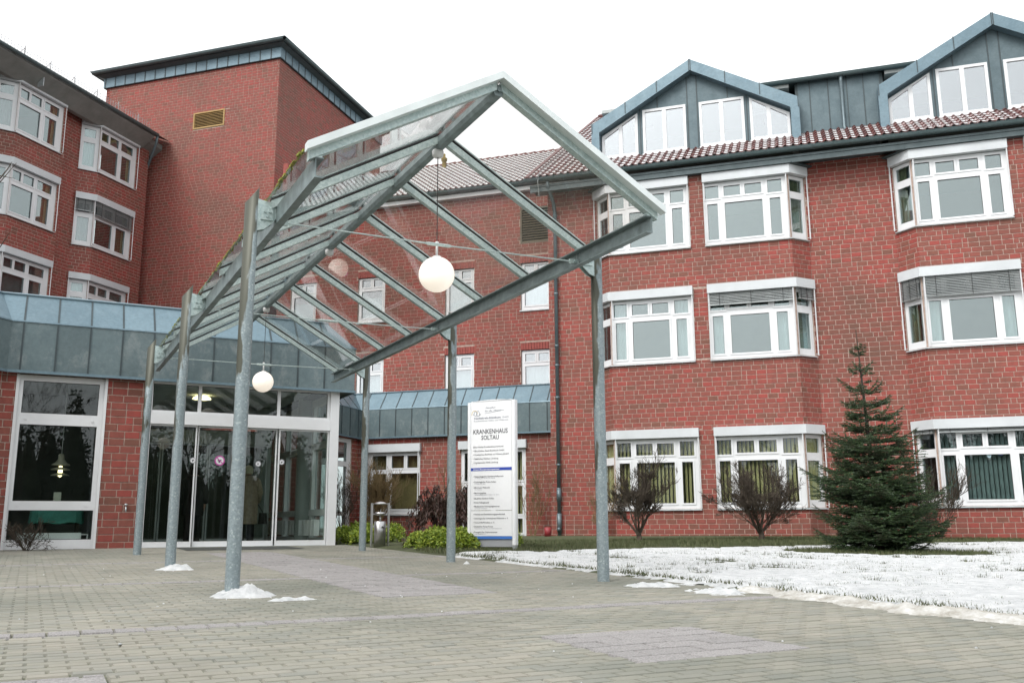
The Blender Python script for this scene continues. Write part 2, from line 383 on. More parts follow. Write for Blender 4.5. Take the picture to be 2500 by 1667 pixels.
# ---------------------------------------------------------------- plan sweeps (eaves bands, hoods, sills)
def offset_path(pts, w):
    """offset a 2D polyline to its right by w, mitred"""
    P = [V((*p, 0)) for p in pts]; out = []
    for i, p in enumerate(P):
        ds = []
        if i > 0: ds.append((p-P[i-1]).normalized())
        if i < len(P)-1: ds.append((P[i+1]-p).normalized())
        ns = [V((d.y, -d.x, 0)) for d in ds]
        if len(ns) == 1: out.append(p+ns[0]*w)
        else:
            m = (ns[0]+ns[1]).normalized(); out.append(p+m*(w/max(.3, m.dot(ns[0]))))
    return out
def sweep(mb, pts, prof, mi=0, close=True):
    """sweep a closed (w, z) profile along pts"""
    L = [[V((p.x, p.y, z)) for p in offset_path(pts, w)] for w, z in prof]
    n = len(prof); m = len(pts)
    vs = [L[j][i] for i in range(m) for j in range(n)]
    fs = [(i*n+j, i*n+(j+1) % n, (i+1)*n+(j+1) % n, (i+1)*n+j) for i in range(m-1) for j in range(n if close else n-1)]
    if close: fs += [tuple(range(n)), tuple((m-1)*n+j for j in reversed(range(n)))]
    mb.add(vs, fs, mi)
def band_panels(parent, pts, prof, pitch, mats, name='zinc_panel', seam=True, skip=lambda p: False, start=0., th=.006, sw=.026):
    """split a swept open profile into single sheet panels with standing seams"""
    offs = [offset_path(pts, w) for w, z in prof]
    sm = MB()
    for i in range(len(pts)-1):
        a = V((*pts[i], 0)); d = (V((*pts[i+1], 0))-a); Ls = d.length; d.normalize(); nrm = V((d.y, -d.x, 0))
        us = [((o[i]-a).dot(d), (o[i+1]-a).dot(d)) for o in offs]
        lo = min(x for x, _ in us); hi = max(x for _, x in us)
        cuts = [lo]; u = start if i == 1 else .26
        while u < hi-.12:
            if u > lo+.1: cuts.append(u)
            u += pitch
        cuts.append(hi)
        for a_, b_ in zip(cuts, cuts[1:]):
            for j in range(len(prof)-1):
                q_ = []
                for (k, e) in ((j, a_), (j, b_), (j+1, b_), (j+1, a_)):
                    uu = min(max(e, us[k][0]), us[k][1]); p = a+d*uu+nrm*prof[k][0]; q_.append(V((p.x, p.y, prof[k][1])))
                if (q_[0]-q_[1]).length < .02 and (q_[2]-q_[3]).length < .02: continue
                if skip((q_[0]+q_[2])/2): continue
                t = MB(); nn = (q_[1]-q_[0]).cross(q_[3]-q_[0])
                if nn.length < 1e-7: nn = (q_[2]-q_[1]).cross(q_[3]-q_[1])
                nn.normalize()
                ins = []
                cc = sum(q_, V())/4
                for p in q_: ins.append(p+(cc-p).normalized()*.006)
                t.add(q_+[p+nn*th for p in ins], ((4, 5, 6, 7), (0, 1, 5, 4), (1, 2, 6, 5), (2, 3, 7, 6), (3, 0, 4, 7)))
                t.build(name, mats[j % len(mats)], parent)
                if seam and b_ < hi-.01 and (q_[1]-q_[2]).length > .05: sm.bar(q_[1]+nn*.008, q_[2]+nn*.008, sw, .022, 0, nn)
    if seam: sm.build('standing_seams', mSEAM, parent)['kind'] = 'stuff'

# ---------------------------------------------------------------- windows
def rect(a, b, c_, d_): return [(a, c_), (b, c_), (b, d_), (a, d_)]
def window(parent, F, u0, u1, v0, v1, panes, w=0, depth=.07, gm=None, name='window', sash=True, fm=None, lab=None):
    """white frame with openings `panes` (u0,u1,v0,v1 relative to the corner); each pane is a child"""
    mb = MB(); mb.rplate(F, u0, u1, v0, v1, [(u0+a, u0+b, v0+c_, v0+d_) for a, b, c_, d_ in panes], w-depth, w)
    if sash:
        for a, b, c_, d_ in panes:
            e = .042; mb.plate(F, rect(u0+a-e, u0+b+e, v0+c_-e, v0+d_+e), [rect(u0+a+.004, u0+b-.004, v0+c_+.004, v0+d_-.004)], w+.001, w+.016, back=False)
    o = mb.build(name, fm or mWHITE, parent)
    if lab: o['label'] = lab
    for a, b, c_, d_ in panes:
        g = MB(); g.box(F, u0+a-.003, u0+b+.003, v0+c_-.003, v0+d_+.003, w-.035, w-.028); g.build('pane', gm or mGLASS, o)
        gk = MB(); gk.plate(F, rect(u0+a, u0+b, v0+c_, v0+d_), [rect(u0+a+.009, u0+b-.009, v0+c_+.009, v0+d_-.009)], w-.028, w-.02, back=False); gk.build('gasket', mBLACK, o)
    return o
def drape(parent, F, u0, u1, v0, v1, w, m, wave=.02, step=.05, name='curtain'):
    mb = MB(); n = max(2, int((u1-u0)/step))
    for i in range(n):
        a = u0+(u1-u0)*i/n; b = u0+(u1-u0)*(i+1)/n; wa = w+wave*(1 if i % 2 else -1); wb = w+wave*(-1 if i % 2 else 1)
        mb.quad(F(a, v0, wa), F(b, v0, wb), F(b, v1, wb), F(a, v1, wa))
    return mb.build(name, m, parent)
def vblind(parent, F, u0, u1, v0, v1, w, m, pitch=.10):
    mb = MB(); u = u0
    while u < u1: mb.quad(F(u, v0, w-.030), F(u+pitch*.72, v0, w+.030), F(u+pitch*.72, v1, w+.030), F(u, v1, w-.030)); u += pitch
    return mb.build('vertical_blind', m, parent)
def ext_blind(parent, F, u0, u1, v0, v1, w):
    mb = MB(); v = v1
    while v > v0+.03:
        mb.add([F(u0, v, w-.016), F(u1, v, w-.016), F(u1, v-.020, w+.006), F(u0, v-.020, w+.006), F(u0, v-.036, w+.016), F(u1, v-.036, w+.016)], ((0, 1, 2, 3), (3, 2, 5, 4))); v -= .040
    mb.box(F, u0, u1, v0, v0+.022, w-.03, w+.03)
    for k in range(3):
        uu = u0+(u1-u0)*(.12+.38*k); mb.box(F, uu, uu+.012, v0, v1, w+.03, w+.034, 1)
    return mb.build('louvre_blind', [mSLAT, mBLACK], parent)
def path_of(F, pts): return [tuple(F(u, 0, w_)[:2]) for u, w_ in pts]
def hood_and_sill(wo_, path, zs, zh0, zh1, out=.13, back=.02):
    mb = MB(); sweep(mb, path, [(-back, zh0), (out, zh0), (out, zh1), (-back, zh1)]); mb.build('blind_box', mDIRTYW, wo_)
    mb = MB(); sweep(mb, path, [(-.02, zs-.035), (.07, zs-.05), (.07, zs-.028), (-.02, zs)]); mb.build('sill', mALU, wo_)
def rails(wo_, F, us, v0, v1, w):
    for u in us:
        mb = MB(); mb.bar(F(u, v0, w), F(u, v1, w), .022, .022)
        for v in (v0+.05, v0+(v1-v0)*.62): mb.bar(F(u, v, w), F(u, v, w-.1), .008, .008)
        mb.build('guide_rail', mWHITE, wo_)

# ================================================================ GROUND
def fbm(x, y, seed=0, octs=4, f=1.):
    """value noise on numpy arrays"""
    r = np.random.default_rng(seed); tab = r.random((256, 256)); out = np.zeros_like(x); amp = 1; tot = 0
    for o in range(octs):
        X = x*f+17.3*o; Y = y*f+9.1*o; xi = np.floor(X).astype(int); yi = np.floor(Y).astype(int); fx = X-xi; fy = Y-yi
        fx = fx*fx*(3-2*fx); fy = fy*fy*(3-2*fy)
        t = lambda a, b: tab[a % 256, b % 256]
        out += amp*((t(xi, yi)*(1-fx)+t(xi+1, yi)*fx)*(1-fy)+(t(xi, yi+1)*(1-fx)+t(xi+1, yi+1)*fx)*fy); tot += amp; amp *= .5; f *= 2.03
    return out/tot
def gzv(x, y): return -.655+.0175*np.clip(q*(y-x), -8, 19)

mb = MB(); cs = [-150, -8, 19, 150]
for a, b in zip(cs, cs[1:]): mb.quad(gdc(-150, a, -.03), gdc(150, a, -.03), gdc(150, b, -.03), gdc(-150, b, -.03))
tag(mb.build('ground', mEARTH), kind='structure')

BORDER = 5.38                                     # paving | lawn line, parallel to the canopy
mb = MB()
for a, b in ((-8, 17.35), (-30, -8)): mb.quad(gdc(-25, a, -.012), gdc(BORDER, a, -.012), gdc(BORDER, b, -.012), gdc(-25, b, -.012))
pave = tag(mb.build('pavement', mJOINT), kind='structure')
PW, PH = .165, .0825
WALK = (2.45, 3.44, 6.95, 15.0); PATCH = (2.45, 3.44, 3.52, 4.48); PATCH2 = (-.75, .33, 3.2, 4.25)
STRIPS = [5.62, 9.08, 12.55]
def paver(mb, d0, d1, c0, c1, r, h=0.):
    e = .005; x = .004; hz = (random.random()-.5)*.004+h
    lo = [gdc(d0+x, c0+x, -.013), gdc(d1-x, c0+x, -.013), gdc(d1-x, c1-x, -.013), gdc(d0+x, c1-x, -.013)]
    tl = [(random.random()-.5)*.0025 for _ in range(4)]
    hi = [gdc(d0+x+e, c0+x+e, hz+tl[0]), gdc(d1-x-e, c0+x+e, hz+tl[1]), gdc(d1-x-e, c1-x-e, hz+tl[2]), gdc(d0+x+e, c1-x-e, hz+tl[3])]
    mb.add(lo+hi, ((4, 5, 6, 7), (0, 1, 5, 4), (1, 2, 6, 5), (2, 3, 7, 6), (3, 0, 4, 7)), 0, r)
def blocked(d, c):
    for a in (WALK, PATCH, PATCH2):
        if a[0]-.01 < d < a[1]+.01 and a[2]-.01 < c < a[3]+.01: return True
    return any(s_ < c < s_+PW for s_ in STRIPS)
rest = MB(); cand = []
k = 0; c = -.5
while c < 17.33:
    hitstrip = [s_ for s_ in STRIPS if s_-1e-6 <= c+PH/2 < s_+PW]
    d = -2.6-(PW/2 if k % 2 else 0)
    while d < BORDER-.01:
        d1 = min(d+PW, BORDER); ok = True
        for a in (WALK, PATCH, PATCH2):
            if a[2]-.005 < c+PH/2 < a[3]+.005 and d < a[1] and d1 > a[0]:
                if d < a[0]-.03: d1 = min(d1, a[0])
                elif d1 > a[1]+.03: pass
                else: ok = False
        dd = d
        for a in (WALK, PATCH, PATCH2):
            if a[2]-.005 < c+PH/2 < a[3]+.005 and dd < a[1] < d1: dd = a[1]
        if ok and not hitstrip and d1-dd > .02:
            full = d1-dd > PW-1e-4
            zf = inview(gdc((dd+d1)/2, c+PH/2)) if full else None
            cand.append((zf or 999, dd, d1, c))
        d += PW
    k += 1; c += PH
cand.sort(); base_p = MB(); random.seed(3)
# the 300 largest pavers share one mesh (tilted with the forecourt)
pm = MB(); o0 = gdc(0, 8)
paver(pm, -PW/2, PW/2, 8-PH/2, 8+PH/2, 0); pm.v = [tuple(V(v)-o0) for v in pm.v]; pme = pm.mesh('paver', mPAVE)
for i, (zf, d0, d1, c) in enumerate(cand):
    if i < 300 and zf < 900: link('paver', pme, pave, gdc((d0+d1)/2, c+PH/2, (random.random()-.5)*.003))
    else: paver(rest, d0, d1, c, c+PH, random.random()+.001)
o = rest.build('remaining_pavers', mPAVE, pave); o['kind'] = 'stuff'
for a in (WALK, PATCH, PATCH2):                    # slabs of exposed aggregate
    c = a[2]; kk = 0
    while c < a[3]-.02:
        c1 = min(c+PW, a[3]); d = a[0]-(PW if kk % 2 else 0)
        while d < a[1]-.01:
            t = MB(); d0 = max(d, a[0]); d1 = min(d+2*PW, a[1])
            if d1-d0 > .03: paver(t, d0, d1, c, c1, 0, .001); t.build('slab', mSLAB, pave)
            d += 2*PW
        c = c1; kk += 1
for s_ in STRIPS:
    d = -2.5
    while d < BORDER:
        if not any(a[0]-.05 < d+PW/2 < a[1]+.05 and a[2] < s_ < a[3] for a in (WALK, PATCH)):
            t = MB(); paver(t, d, min(d+PW, BORDER), s_, s_+PW, 0, .001); t.build('slab', mSLAB, pave)
        d += PW
# kerb-less lawn edge: a row of thin edging stones flush with the paving
t = MB(); c = 2.0
while c < 17: paver(t, BORDER, BORDER+.06, c, c+.5, random.random()+.001, -.004); c += .5
o = t.build('edging_stones', mPAVE, pave); o['kind'] = 'stuff'
# door mat strip in front of the entrance
t = MB(); t.quad(gdc(2.3, 15.9, .006), gdc(4.2, 15.9, .006), gdc(4.2, 17.1, .006), gdc(2.3, 17.1, .006)); t.build('foot_grating', mat('foot_grating', (.05, .055, .05), .7, var=.3, scale=60), pave)

# lawn + snow as height fields on the world grid
def field(name, x0, x1, y0, y1, st, hf, mats, keep):
    nx = int((x1-x0)/st)+1; ny = int((y1-y0)/st)+1
    X, Y = np.meshgrid(np.linspace(x0, x1, nx), np.linspace(y0, y1, ny), indexing='ij')
    Z = hf(X, Y); K = keep(X, Y)
    idx = np.arange(nx*ny).reshape(nx, ny)
    fk = K[:-1, :-1] & K[1:, :-1] & K[1:, 1:] & K[:-1, 1:]
    f = np.stack([idx[:-1, :-1][fk], idx[1:, :-1][fk], idx[1:, 1:][fk], idx[:-1, 1:][fk]], 1)
    used, inv = np.unique(f.ravel(), return_inverse=True)
    vs = np.stack([X.ravel(), Y.ravel(), Z.ravel()], 1)[used]
    me = bpy.data.meshes.new(name); me.from_pydata(vs.tolist(), [], inv.reshape(-1, 4).tolist())
    for m in mats: me.materials.append(m)
    me.polygons.foreach_set('use_smooth', [True]*len(me.polygons)); me.update()
    return me, vs
inlawn = lambda X, Y: (q*(X+Y) > BORDER+.06) & (Y < 24.72) & ~((X > -5.3) & (X < .2) & (Y > 24.35)) & ~((X > 2.5) & (Y > 24.35)) & (q*(Y-X) < 17.2+0*X)
lawn_h = lambda X, Y: gzv(X, Y)+.015+.03*fbm(X, Y, 3, 4, 1.3)
Dg, Cg = np.meshgrid(np.concatenate([np.linspace(BORDER+.06, 9, 40), np.linspace(9.1, 26, 90)]), np.linspace(-14, 26, 260), indexing='ij')
Xg, Yg = q*(Dg-Cg), q*(Dg+Cg); Zg = lawn_h(Xg, Yg)-.045*np.clip(1-(Dg-BORDER-.06)/.4, 0, 1); n = Dg.shape[1]
t = MB(); t.v = np.stack([Xg.ravel(), Yg.ravel(), Zg.ravel()], 1).tolist()
t.f = [(i*n+j, (i+1)*n+j, (i+1)*n+j+1, i*n+j+1) for i in range(Dg.shape[0]-1) for j in range(n-1) if Yg[i+1, j+1] < 26]
t.m = [0]*len(t.f); t.r = [0]*len(t.f); lawn = tag(t.build('lawn', mLAWN, None, True), kind='structure')
def snowcover(X, Y):
    """snow thickness in metres, negative where the grass is bare"""
    d = q*(X+Y); c = q*(Y-X)
    n = fbm(X, Y, 11, 5, 1.6); n2 = fbm(X*1., Y*1., 12, 4, 7.)
    n3 = fbm(X, Y, 13, 3, 15.)
    s = .034+.11*(n-.5)+.10*(n2-.5)+.10*(n3-.5)
    wall = np.where((X > -5.3) & (X < .2), 24.3, np.where(X > 2.5, 24.3, 24.75))
    s -= .15*np.clip(1-(wall-Y-.4)/np.where(X < -1.5, 4.6, 2.4), 0, 1)*(.55+.9*fbm(X, Y, 15, 3, 1.1))        # bare along the house
    r = np.hypot((X-.95)/1.25, (Y-15.85)/1.0); s -= .30*np.clip(1.35-r, 0, 1)   # bare under the fir
    s -= .25*np.clip(1-np.hypot((X+1.2)/1.8, (Y-21.3)/1.3), 0, 1)
    s -= .5*np.clip((c-12.6-.8*(fbm(X, Y, 5, 3, .9)-.5))/1.0, 0, 1)              # bed by the sign
    s -= .06*np.clip(1-(d-BORDER)/.35, 0, 1)*(fbm(X, Y, 21, 3, 2.2) < .5)
    s += .025*np.clip(1-(q*(Y-X)-2)/6, 0, 1)
    return s
snow_e = lambda X, Y: q*(X+Y)+.26*(fbm(X, Y, 31, 4, 2.4)-.55)-BORDER
snow_h = lambda X, Y: gzv(X, Y)-.03+(.050+np.minimum(snowcover(X, Y), .034))*np.clip(snow_e(X, Y)/.30, 0, 1)**.8
snow_keep = lambda X, Y: (snow_e(X, Y) > -.06) & (Y < 24.4) & (snowcover(X, Y) > -.035)
me, _ = field('snow', -6, 12, 3.2, 24.4, .045, snow_h, [mSNOW], snow_keep)
tag(link('snow', me), kind='structure')
# grass blades: thick where bare, sparse through the snow
def blades(name, n, x0, x1, y0, y1, test, hmin, hmax, label):
    X = rng.uniform(x0, x1, n); Y = rng.uniform(y0, y1, n); k = test(X, Y); X = X[k]; Y = Y[k]
    Z = lawn_h(X, Y)-.01; H = rng.uniform(hmin, hmax, len(X)); A = rng.uniform(0, 6.283, len(X)); L = rng.uniform(.1, .9, len(X))*H
    W_ = .003+.003*rng.random(len(X))
    vs = np.empty((len(X), 3, 3)); ca, sa = np.cos(A), np.sin(A)
    vs[:, 0] = np.stack([X-sa*W_, Y+ca*W_, Z], 1); vs[:, 1] = np.stack([X+sa*W_, Y-ca*W_, Z], 1); vs[:, 2] = np.stack([X+ca*L, Y+sa*L, Z+H], 1)
    me = bpy.data.meshes.new(name); me.from_pydata(vs.reshape(-1, 3).tolist(), [], np.arange(len(X)*3).reshape(-1, 3).tolist())
    me.materials.append(mGRASS); me.attributes.new('rnd', 'FLOAT', 'FACE').data.foreach_set('value', rng.random(len(X))); me.update()
    return tag(link(name, me), label, 'grass', kind='stuff')
blades('grass', 230000, -6, 9, 9, 24.6, lambda X, Y: inlawn(X, Y) & (snowcover(X, Y) < -.006), .035, .085, 'short green grass where the snow has melted')
blades('grass', 200000, -5, 6, 6.2, 22, lambda X, Y: inlawn(X, Y) & (snowcover(X, Y) >= -.006), .015, .042, 'thin grass tips poking through the snow cover')

# shovelled snow: heaps at two posts, crumbs, ridge along the lawn edge
def heap(name, d, c, rd, rc, h, label, seed, mtl=None, group=None, rag=.5):
    st = .018; n = int(2*max(rd, rc)*1.3/st); g = np.linspace(-1.3, 1.3, n)
    U, W_ = np.meshgrid(g*rd, g*rc, indexing='ij'); rr = np.hypot(U/rd, W_/rc)
    rr = rr+rag*(fbm(U+seed+3, W_, seed+2, 4, 4. if rag < 1 else 9.)-.5)
    lump = np.abs(fbm(U+seed, W_, seed, 4, 9)-.5)*2
    hh = h*(np.clip((1-rr)*1.6, 0, 1)**.8*(.15+.75*fbm(U+seed, W_, seed+1, 4, 7)+.95*lump)*np.clip(1.25-.5*rr, .3, 1))-h*.08
    P = [[gdc(d+U[i, j], c+W_[i, j], hh[i, j]) for j in range(n)] for i in range(n)]
    vs = [tuple(p) for r_ in P for p in r_]; fs = []
    for i in range(n-1):
        for j in range(n-1):
            if max(hh[i, j], hh[i+1, j], hh[i, j+1], hh[i+1, j+1]) > -.002: fs.append((i*n+j, (i+1)*n+j, (i+1)*n+j+1, i*n+j+1))
    t = MB(); t.v = vs; t.f = fs; t.m = [0]*len(fs); t.r = [0]*len(fs)
    return one(name, t, mtl or mSNOW, label, 'snow', group, True)
heap('snow_heap', 1.53, 7.5, .27, .24, .10, 'heap of shovelled snow round the foot of the nearest left post', 51)
heap('snow_heap', 1.50, 11.05, .21, .20, .07, 'small heap of snow at the foot of the second left post', 57)
heap('snow_clump', 1.75, 7.02, .17, .06, .03, 'thin scrap of snow lying just in front of the big snow heap', 61, rag=1.2)
heap('snow_clump', 4.98, 6.95, .30, .16, .035, 'flat crumbled snow on the paving beside the nearest right post', 63, rag=2.0)
heap('snow_clump', 5.05, 6.2, .22, .26, .045, 'small ragged mound of snow between right post and lawn edge', 67, rag=1.6)
heap('snow_clump', 4.86, 10.72, .035, .035, .04, 'lump of snow at the foot of the middle right post', 69)
st = .018
Dg, Cg = np.meshgrid(np.arange(5.0, 5.75, st), np.arange(2.0, 6.2, st), indexing='ij')
edge = 5.24+.30*(fbm(Cg, Dg*0, 71, 4, 2.5)-.5)+.06*np.clip(Cg-5, 0, 1); rr = (Dg-edge)/.20
hh = .075*np.clip(1-np.abs(rr-.6), 0, 1)**.6*(.25+.8*fbm(Dg, Cg, 73, 5, 6)+.9*np.abs(fbm(Dg, Cg, 74, 4, 9)-.5))-.018
P = [[gdc(Dg[i, j], Cg[i, j], hh[i, j]) for j in range(Dg.shape[1])] for i in range(Dg.shape[0])]
t = MB(); n = Dg.shape[1]; t.v = [tuple(p) for r_ in P for p in r_]
t.f = [(i*n+j, (i+1)*n+j, (i+1)*n+j+1, i*n+j+1) for i in range(Dg.shape[0]-1) for j in range(n-1) if hh[i:i+2, j:j+2].max() > -.004]
t.m = [0]*len(t.f); t.r = [0]*len(t.f)
one('snow_ridge', t, mDSNOW, 'dirty ridge of cleared snow along the edge of the lawn', 'snow', smooth=True)
crumb = MB()
for _ in range(45):
    d = random.uniform(.0, 5.1); c = random.uniform(2.8, 12); r = random.uniform(.002, .006)
    p = gdc(d, c, .004); crumb.lathe(p, [(0, r*.8), (r, r*.3), (r*1.2, -.004)], 6, 0, 1, random.uniform(.6, 1.6))
one('snow_crumbs', crumb, mSNOW, 'tiny scattered crumbs of snow on the paving', 'snow', kind='stuff')

# ================================================================ BUILDINGS
FW = Fr((0, 24.75), (1, 0), (0, -1))              # right wing, flat wall
# ---- right wing
wing = thing('hospital_wing', 'red brick hospital wing with bay windows and zinc dormers behind the lawn', 'building', (0, 24.75, -.5))
BW = Brickwork()
LEV = [(.39, 2.17, 2.20, 2.43), (4.21, 5.93, 5.96, 6.20), (7.31, 9.0, 9.04, 9.28)]     # sill, frame top, hood
WX0, WX1 = -6.84, 11.2
BAYS = [(-4.97, -.15), (2.86, 7.68)]; CH = .45
PIER = [((-4.95, -2.74), (-2.36, -.17)), ((2.88, 5.06), (5.44, 7.66))]
ZB, ZT = -.75, 9.5
for a, b in ((WX0, BAYS[0][0]-CH), (BAYS[0][1]+CH, BAYS[1][0]-CH), (BAYS[1][1]+CH, WX1)): BW.wall(FW, a, b, ZB, ZT, seed=int(a*10)+200)
def cham_frames(b0, b1):
    pl = FW(b0-CH, 0, 0); pr = FW(b1, 0, CH)
    return Fr(pl, (q, -q), (-q, -q)), Fr(pr, (q, q), (q, -q))
CL = CH*math.sqrt(2)
FPANES = [(.05, .42, .745, .955), (.55, .99, .765, .935), (1.10, 1.54, .765, .935), (1.69, 2.06, .745, .955),
          (.10, .38, .075, .66), (.56, 1.55, .075, .66), (1.73, 2.01, .075, .66)]
def sc_panes(h, W_=2.2): return [(a*W_/2.2, b*W_/2.2, c_*h, d_*h) for a, b, c_, d_ in FPANES]
for bi, ((b0, b1), wins) in enumerate(zip(BAYS, PIER)):
    fl, fr_ = cham_frames(b0, b1)
    hl = [(0.03, CL+.001, s_, h1-.02) for s_, t_, h0, h1 in LEV]
    hf = [(a, b, s_, h1-.02) for (a, b) in wins for s_, t_, h0, h1 in LEV]
    BW.wall(FW, b0, b1, ZB, ZT, hf, CH, seed=bi+1)
    BW.wall(fl, 0, CL, ZB, ZT, [(.05, CL-.03, h[2], h[3]) for h in hl], 0, seed=bi+11)
    BW.wall(fr_, 0, CL, ZB, ZT, [(.03, CL-.05, h[2], h[3]) for h in hl], 0, seed=bi+21)
    for li, (s_, t_, h0, h1) in enumerate(LEV):
        for side, (a, b) in enumerate(wins):
            h = h0-s_-.01
            gm_ = mGLASS if li == 0 else mSKYGL
            wo_ = window(wing, FW, a, b, s_, s_+h, sc_panes(h, b-a), CH-.03, gm=gm_)
            # chamfer light belongs to the same bay window
            cf = fl if side == 0 else fr_
            ca, cb = (.06, CL-.0) if side == 0 else (.0, CL-.06)
            cw = MB(); pn = [(ca+.09, cb-.09, s_+.1*h, s_+.64*h), (ca+.08, cb-.08, s_+.75*h, s_+.95*h)]
            cw.plate(cf, rect(ca, cb, s_, s_+h), [rect(*p) for p in pn], -.1, -.03)
            cw.build('corner_frame', mWHITE, wo_)
            for p in pn:
                g = MB(); g.box(cf, p[0]-.003, p[1]+.003, p[2]-.003, p[3]+.003, -.065, -.058); g.build('pane', gm_, wo_)
            path = path_of(FW, [(b0-CH+.03, .03), (b0, CH), (b, CH)] if side == 0 else [(a, CH), (b1, CH), (b1+CH-.03, .03)])
            hood_and_sill(wo_, path, s_, h0, h1)
            cpt = b0 if side == 0 else b1
            rails(wo_, FW, (a+.03, b-.02), s_, h0, CH+.10)
            rails(wo_, cf, ((.06,) if side == 0 else (CL-.06,)), s_, h0, .10)
            # what hangs inside
            if li == 0 and bi == 0: vblind(wo_, FW, a+.08, b-.06, s_+.04, t_, CH-.16, mOLIVE); drape(wo_, cf, .05, CL-.05, s_+.05, t_, -.14, mOLIVE)
            elif li == 0: vblind(wo_, FW, a+.08, b-.06, s_+.04, t_, CH-.16, mGREYB)
            elif li == 1:
                drape(wo_, FW, a+.08, a+.34, s_+.04, t_, CH-.2, mCURT); drape(wo_, FW, b-.5, b-.1, s_+.04, t_, CH-.2, mCURT)
            elif bi == 0 and side == 1: drape(wo_, cf, .05, CL-.05, s_+.05, t_, -.14, mLIME)
            if (bi == 1 and li > 0) or (li == 1 and side == 1): drape(wo_, cf, .05, CL*.55, s_+.05, t_, -.15, mLIME)
            if li > 0: drape(wo_, cf, CL*.6, CL-.05, s_+.05, t_, -.17, mCURT)
            if li == 1 and side == 1 and bi == 0: ext_blind(wo_, FW, a+.05, b-.03, h0-.34, h0, CH+.07); ext_blind(wo_, cf, .05, CL-.07, h0-.30, h0, .07)
            if li == 1 and bi == 1: ext_blind(wo_, FW, a+.02, b-.03, h0-.52, h0, CH+.07); ext_blind(wo_, cf, .07, CL-.03, h0-.52, h0, .07)
            if li == 0 and bi == 1: ext_blind(wo_, FW, a+.02, b-.03, h0-.10, h0, CH+.07); ext_blind(wo_, cf, .07, CL-.03, h0-.10, h0, .07)
    # little zinc roof over each bay under the eaves
    mb = MB(); sweep(mb, path_of(FW, [(b0-CH-.06, -.02), (b0-.03, CH), (b1+.03, CH), (b1+CH+.06, -.02)]), [(-.3, 9.30), (.19, 9.29), (.19, 9.325), (.14, 9.345), (-.5, 9.56)]); mb.build('bay_roof', mZDARK, wing)
# paper shapes stuck on the panes of the ground-floor right bay
mb = MB()
for x, z, r_, mi in ((3.97, 1.55, .05, 0), (4.22, 1.62, .075, 1), (4.12, 1.68, .05, 1), (4.38, 1.64, .05, 0)):
    mb.lathe((x, 24.3+.028, z), [(0, 0)], 3); n = 12
    mb.add([V((x+r_*math.cos(k*6.283/n), 24.355, z+r_*math.sin(k*6.283/n)*1.15)) for k in range(n)], [tuple(range(n))], mi)
mb.build('paper_figures', [mat('paper_pale_blue', (.30, .42, .46), .8), mat('paper_dark_blue', (.03, .05, .12), .8)], wing)
BW.build(wing)
# rooms behind the windows
mb = MB(); F2 = Fr((0, 24.75), (1, 0), (0, -1))
mb.box(F2, WX0+.05, WX1, -.6, 9.4, -3.2, -3.1)
for z in (-.45, 3.1, 6.55, 9.34): mb.box(F2, WX0+.05, WX1, z-.1, z+.1, -3.1, -.05, 1)
for x in (-6.6, -2.55, 1.3, 5.25, 9.2): mb.box(F2, x-.06, x+.06, -.4, 9.2, -3.1, -.06)
mb.build('rooms', [mROOM, mCEIL], wing)
mb = MB(); mb.wbox(WX0, WX0+.2, 24.77, 34, ZB, 9.6); mb.build('end_wall', mDBRICK, wing)
# eaves: soffit, fascia, gutter
mb = MB(); mb.box(FW, WX0-.35, WX1, 9.44, 9.50, -.1, .62); mb.box(FW, WX0-.35, WX1, 9.30, 9.46, .545, .60); mb.build('eaves_board', mZDARK, wing)
def gutter(parent, a, b, r_=.075, lips=1.2, m=None, name='gutter'):
    a = V(a); b = V(b); t = (b-a).normalized(); sd = t.cross(V((0, 0, 1))); mb = MB(); n = 9
    pr = [(math.cos(math.pi+k*math.pi/(n-1)), math.sin(math.pi+k*math.pi/(n-1))) for k in range(n)]
    vs = [p+sd*(x*r_)+V((0, 0, y*r_)) for p in (a, b) for x, y in pr]
    mb.add(vs, [(k, k+1, n+k+1, n+k) for k in range(n-1)])
    vs2 = [p+sd*(x*r_*.94)+V((0, 0, y*r_*.94)) for p in (a, b) for x, y in pr]; mb.add(vs2, [(k, k+1, n+k+1, n+k) for k in range(n-1)])
    for s_ in (-1, 1): mb.tube([a+sd*(s_*r_), b+sd*(s_*r_)], .009, 6)
    L = (b-a).length; u = .4
    while u < L:
        p = a+t*u; mb.add([p+sd*(x*r_*1.06)+V((0, 0, y*r_*1.06))+t*e for e in (-.015, .015) for x, y in pr], [(k, k+1, n+k+1, n+k) for k in range(n-1)]); u += lips
    return mb.build(name, m or mGUTTER, parent, True)
gutter(wing, (WX0-.5, 24.06, 9.66), (WX1, 24.06, 9.66), .095, 1.25)
# downpipe at the wing's left corner
def pipe(parent, pts, r_=.05, collars=(), m=None):
    mb = MB(); mb.tube(pts, r_, 10)
    for z in collars: mb.tube([(pts[-1][0], pts[-1][1], z-.03), (pts[-1][0], pts[-1][1], z+.03)], r_*1.22, 10)
    return mb.build('downpipe', m or mPIPE, parent, True)
pipe(wing, [(-6.66, 24.1, 9.6), (-6.66, 24.14, 9.42), (-6.60, 24.5, 9.05), (-6.60, 24.64, 8.8), (-6.60, 24.65, -.5)], .052, (8.7, 6.4, 4.9, 4.35, 3.45, 1.6, .95, .25))
mb = MB(); mb.tube([(-6.60, 24.65, .62), (-6.60, 24.65, .95)], .068, 10); mb.build('downpipe_collar', mPIPE, wing, True)
mb = MB(); mb.tube([(-6.60, 24.65, -.2), (-6.60, 24.65, .3)], .066, 10); mb.tube([(-6.6, 24.62, -.12), (-6.6, 24.55, -.12)], .05, 10); mb.build('downpipe_shoe', mPIPE, wing, True)
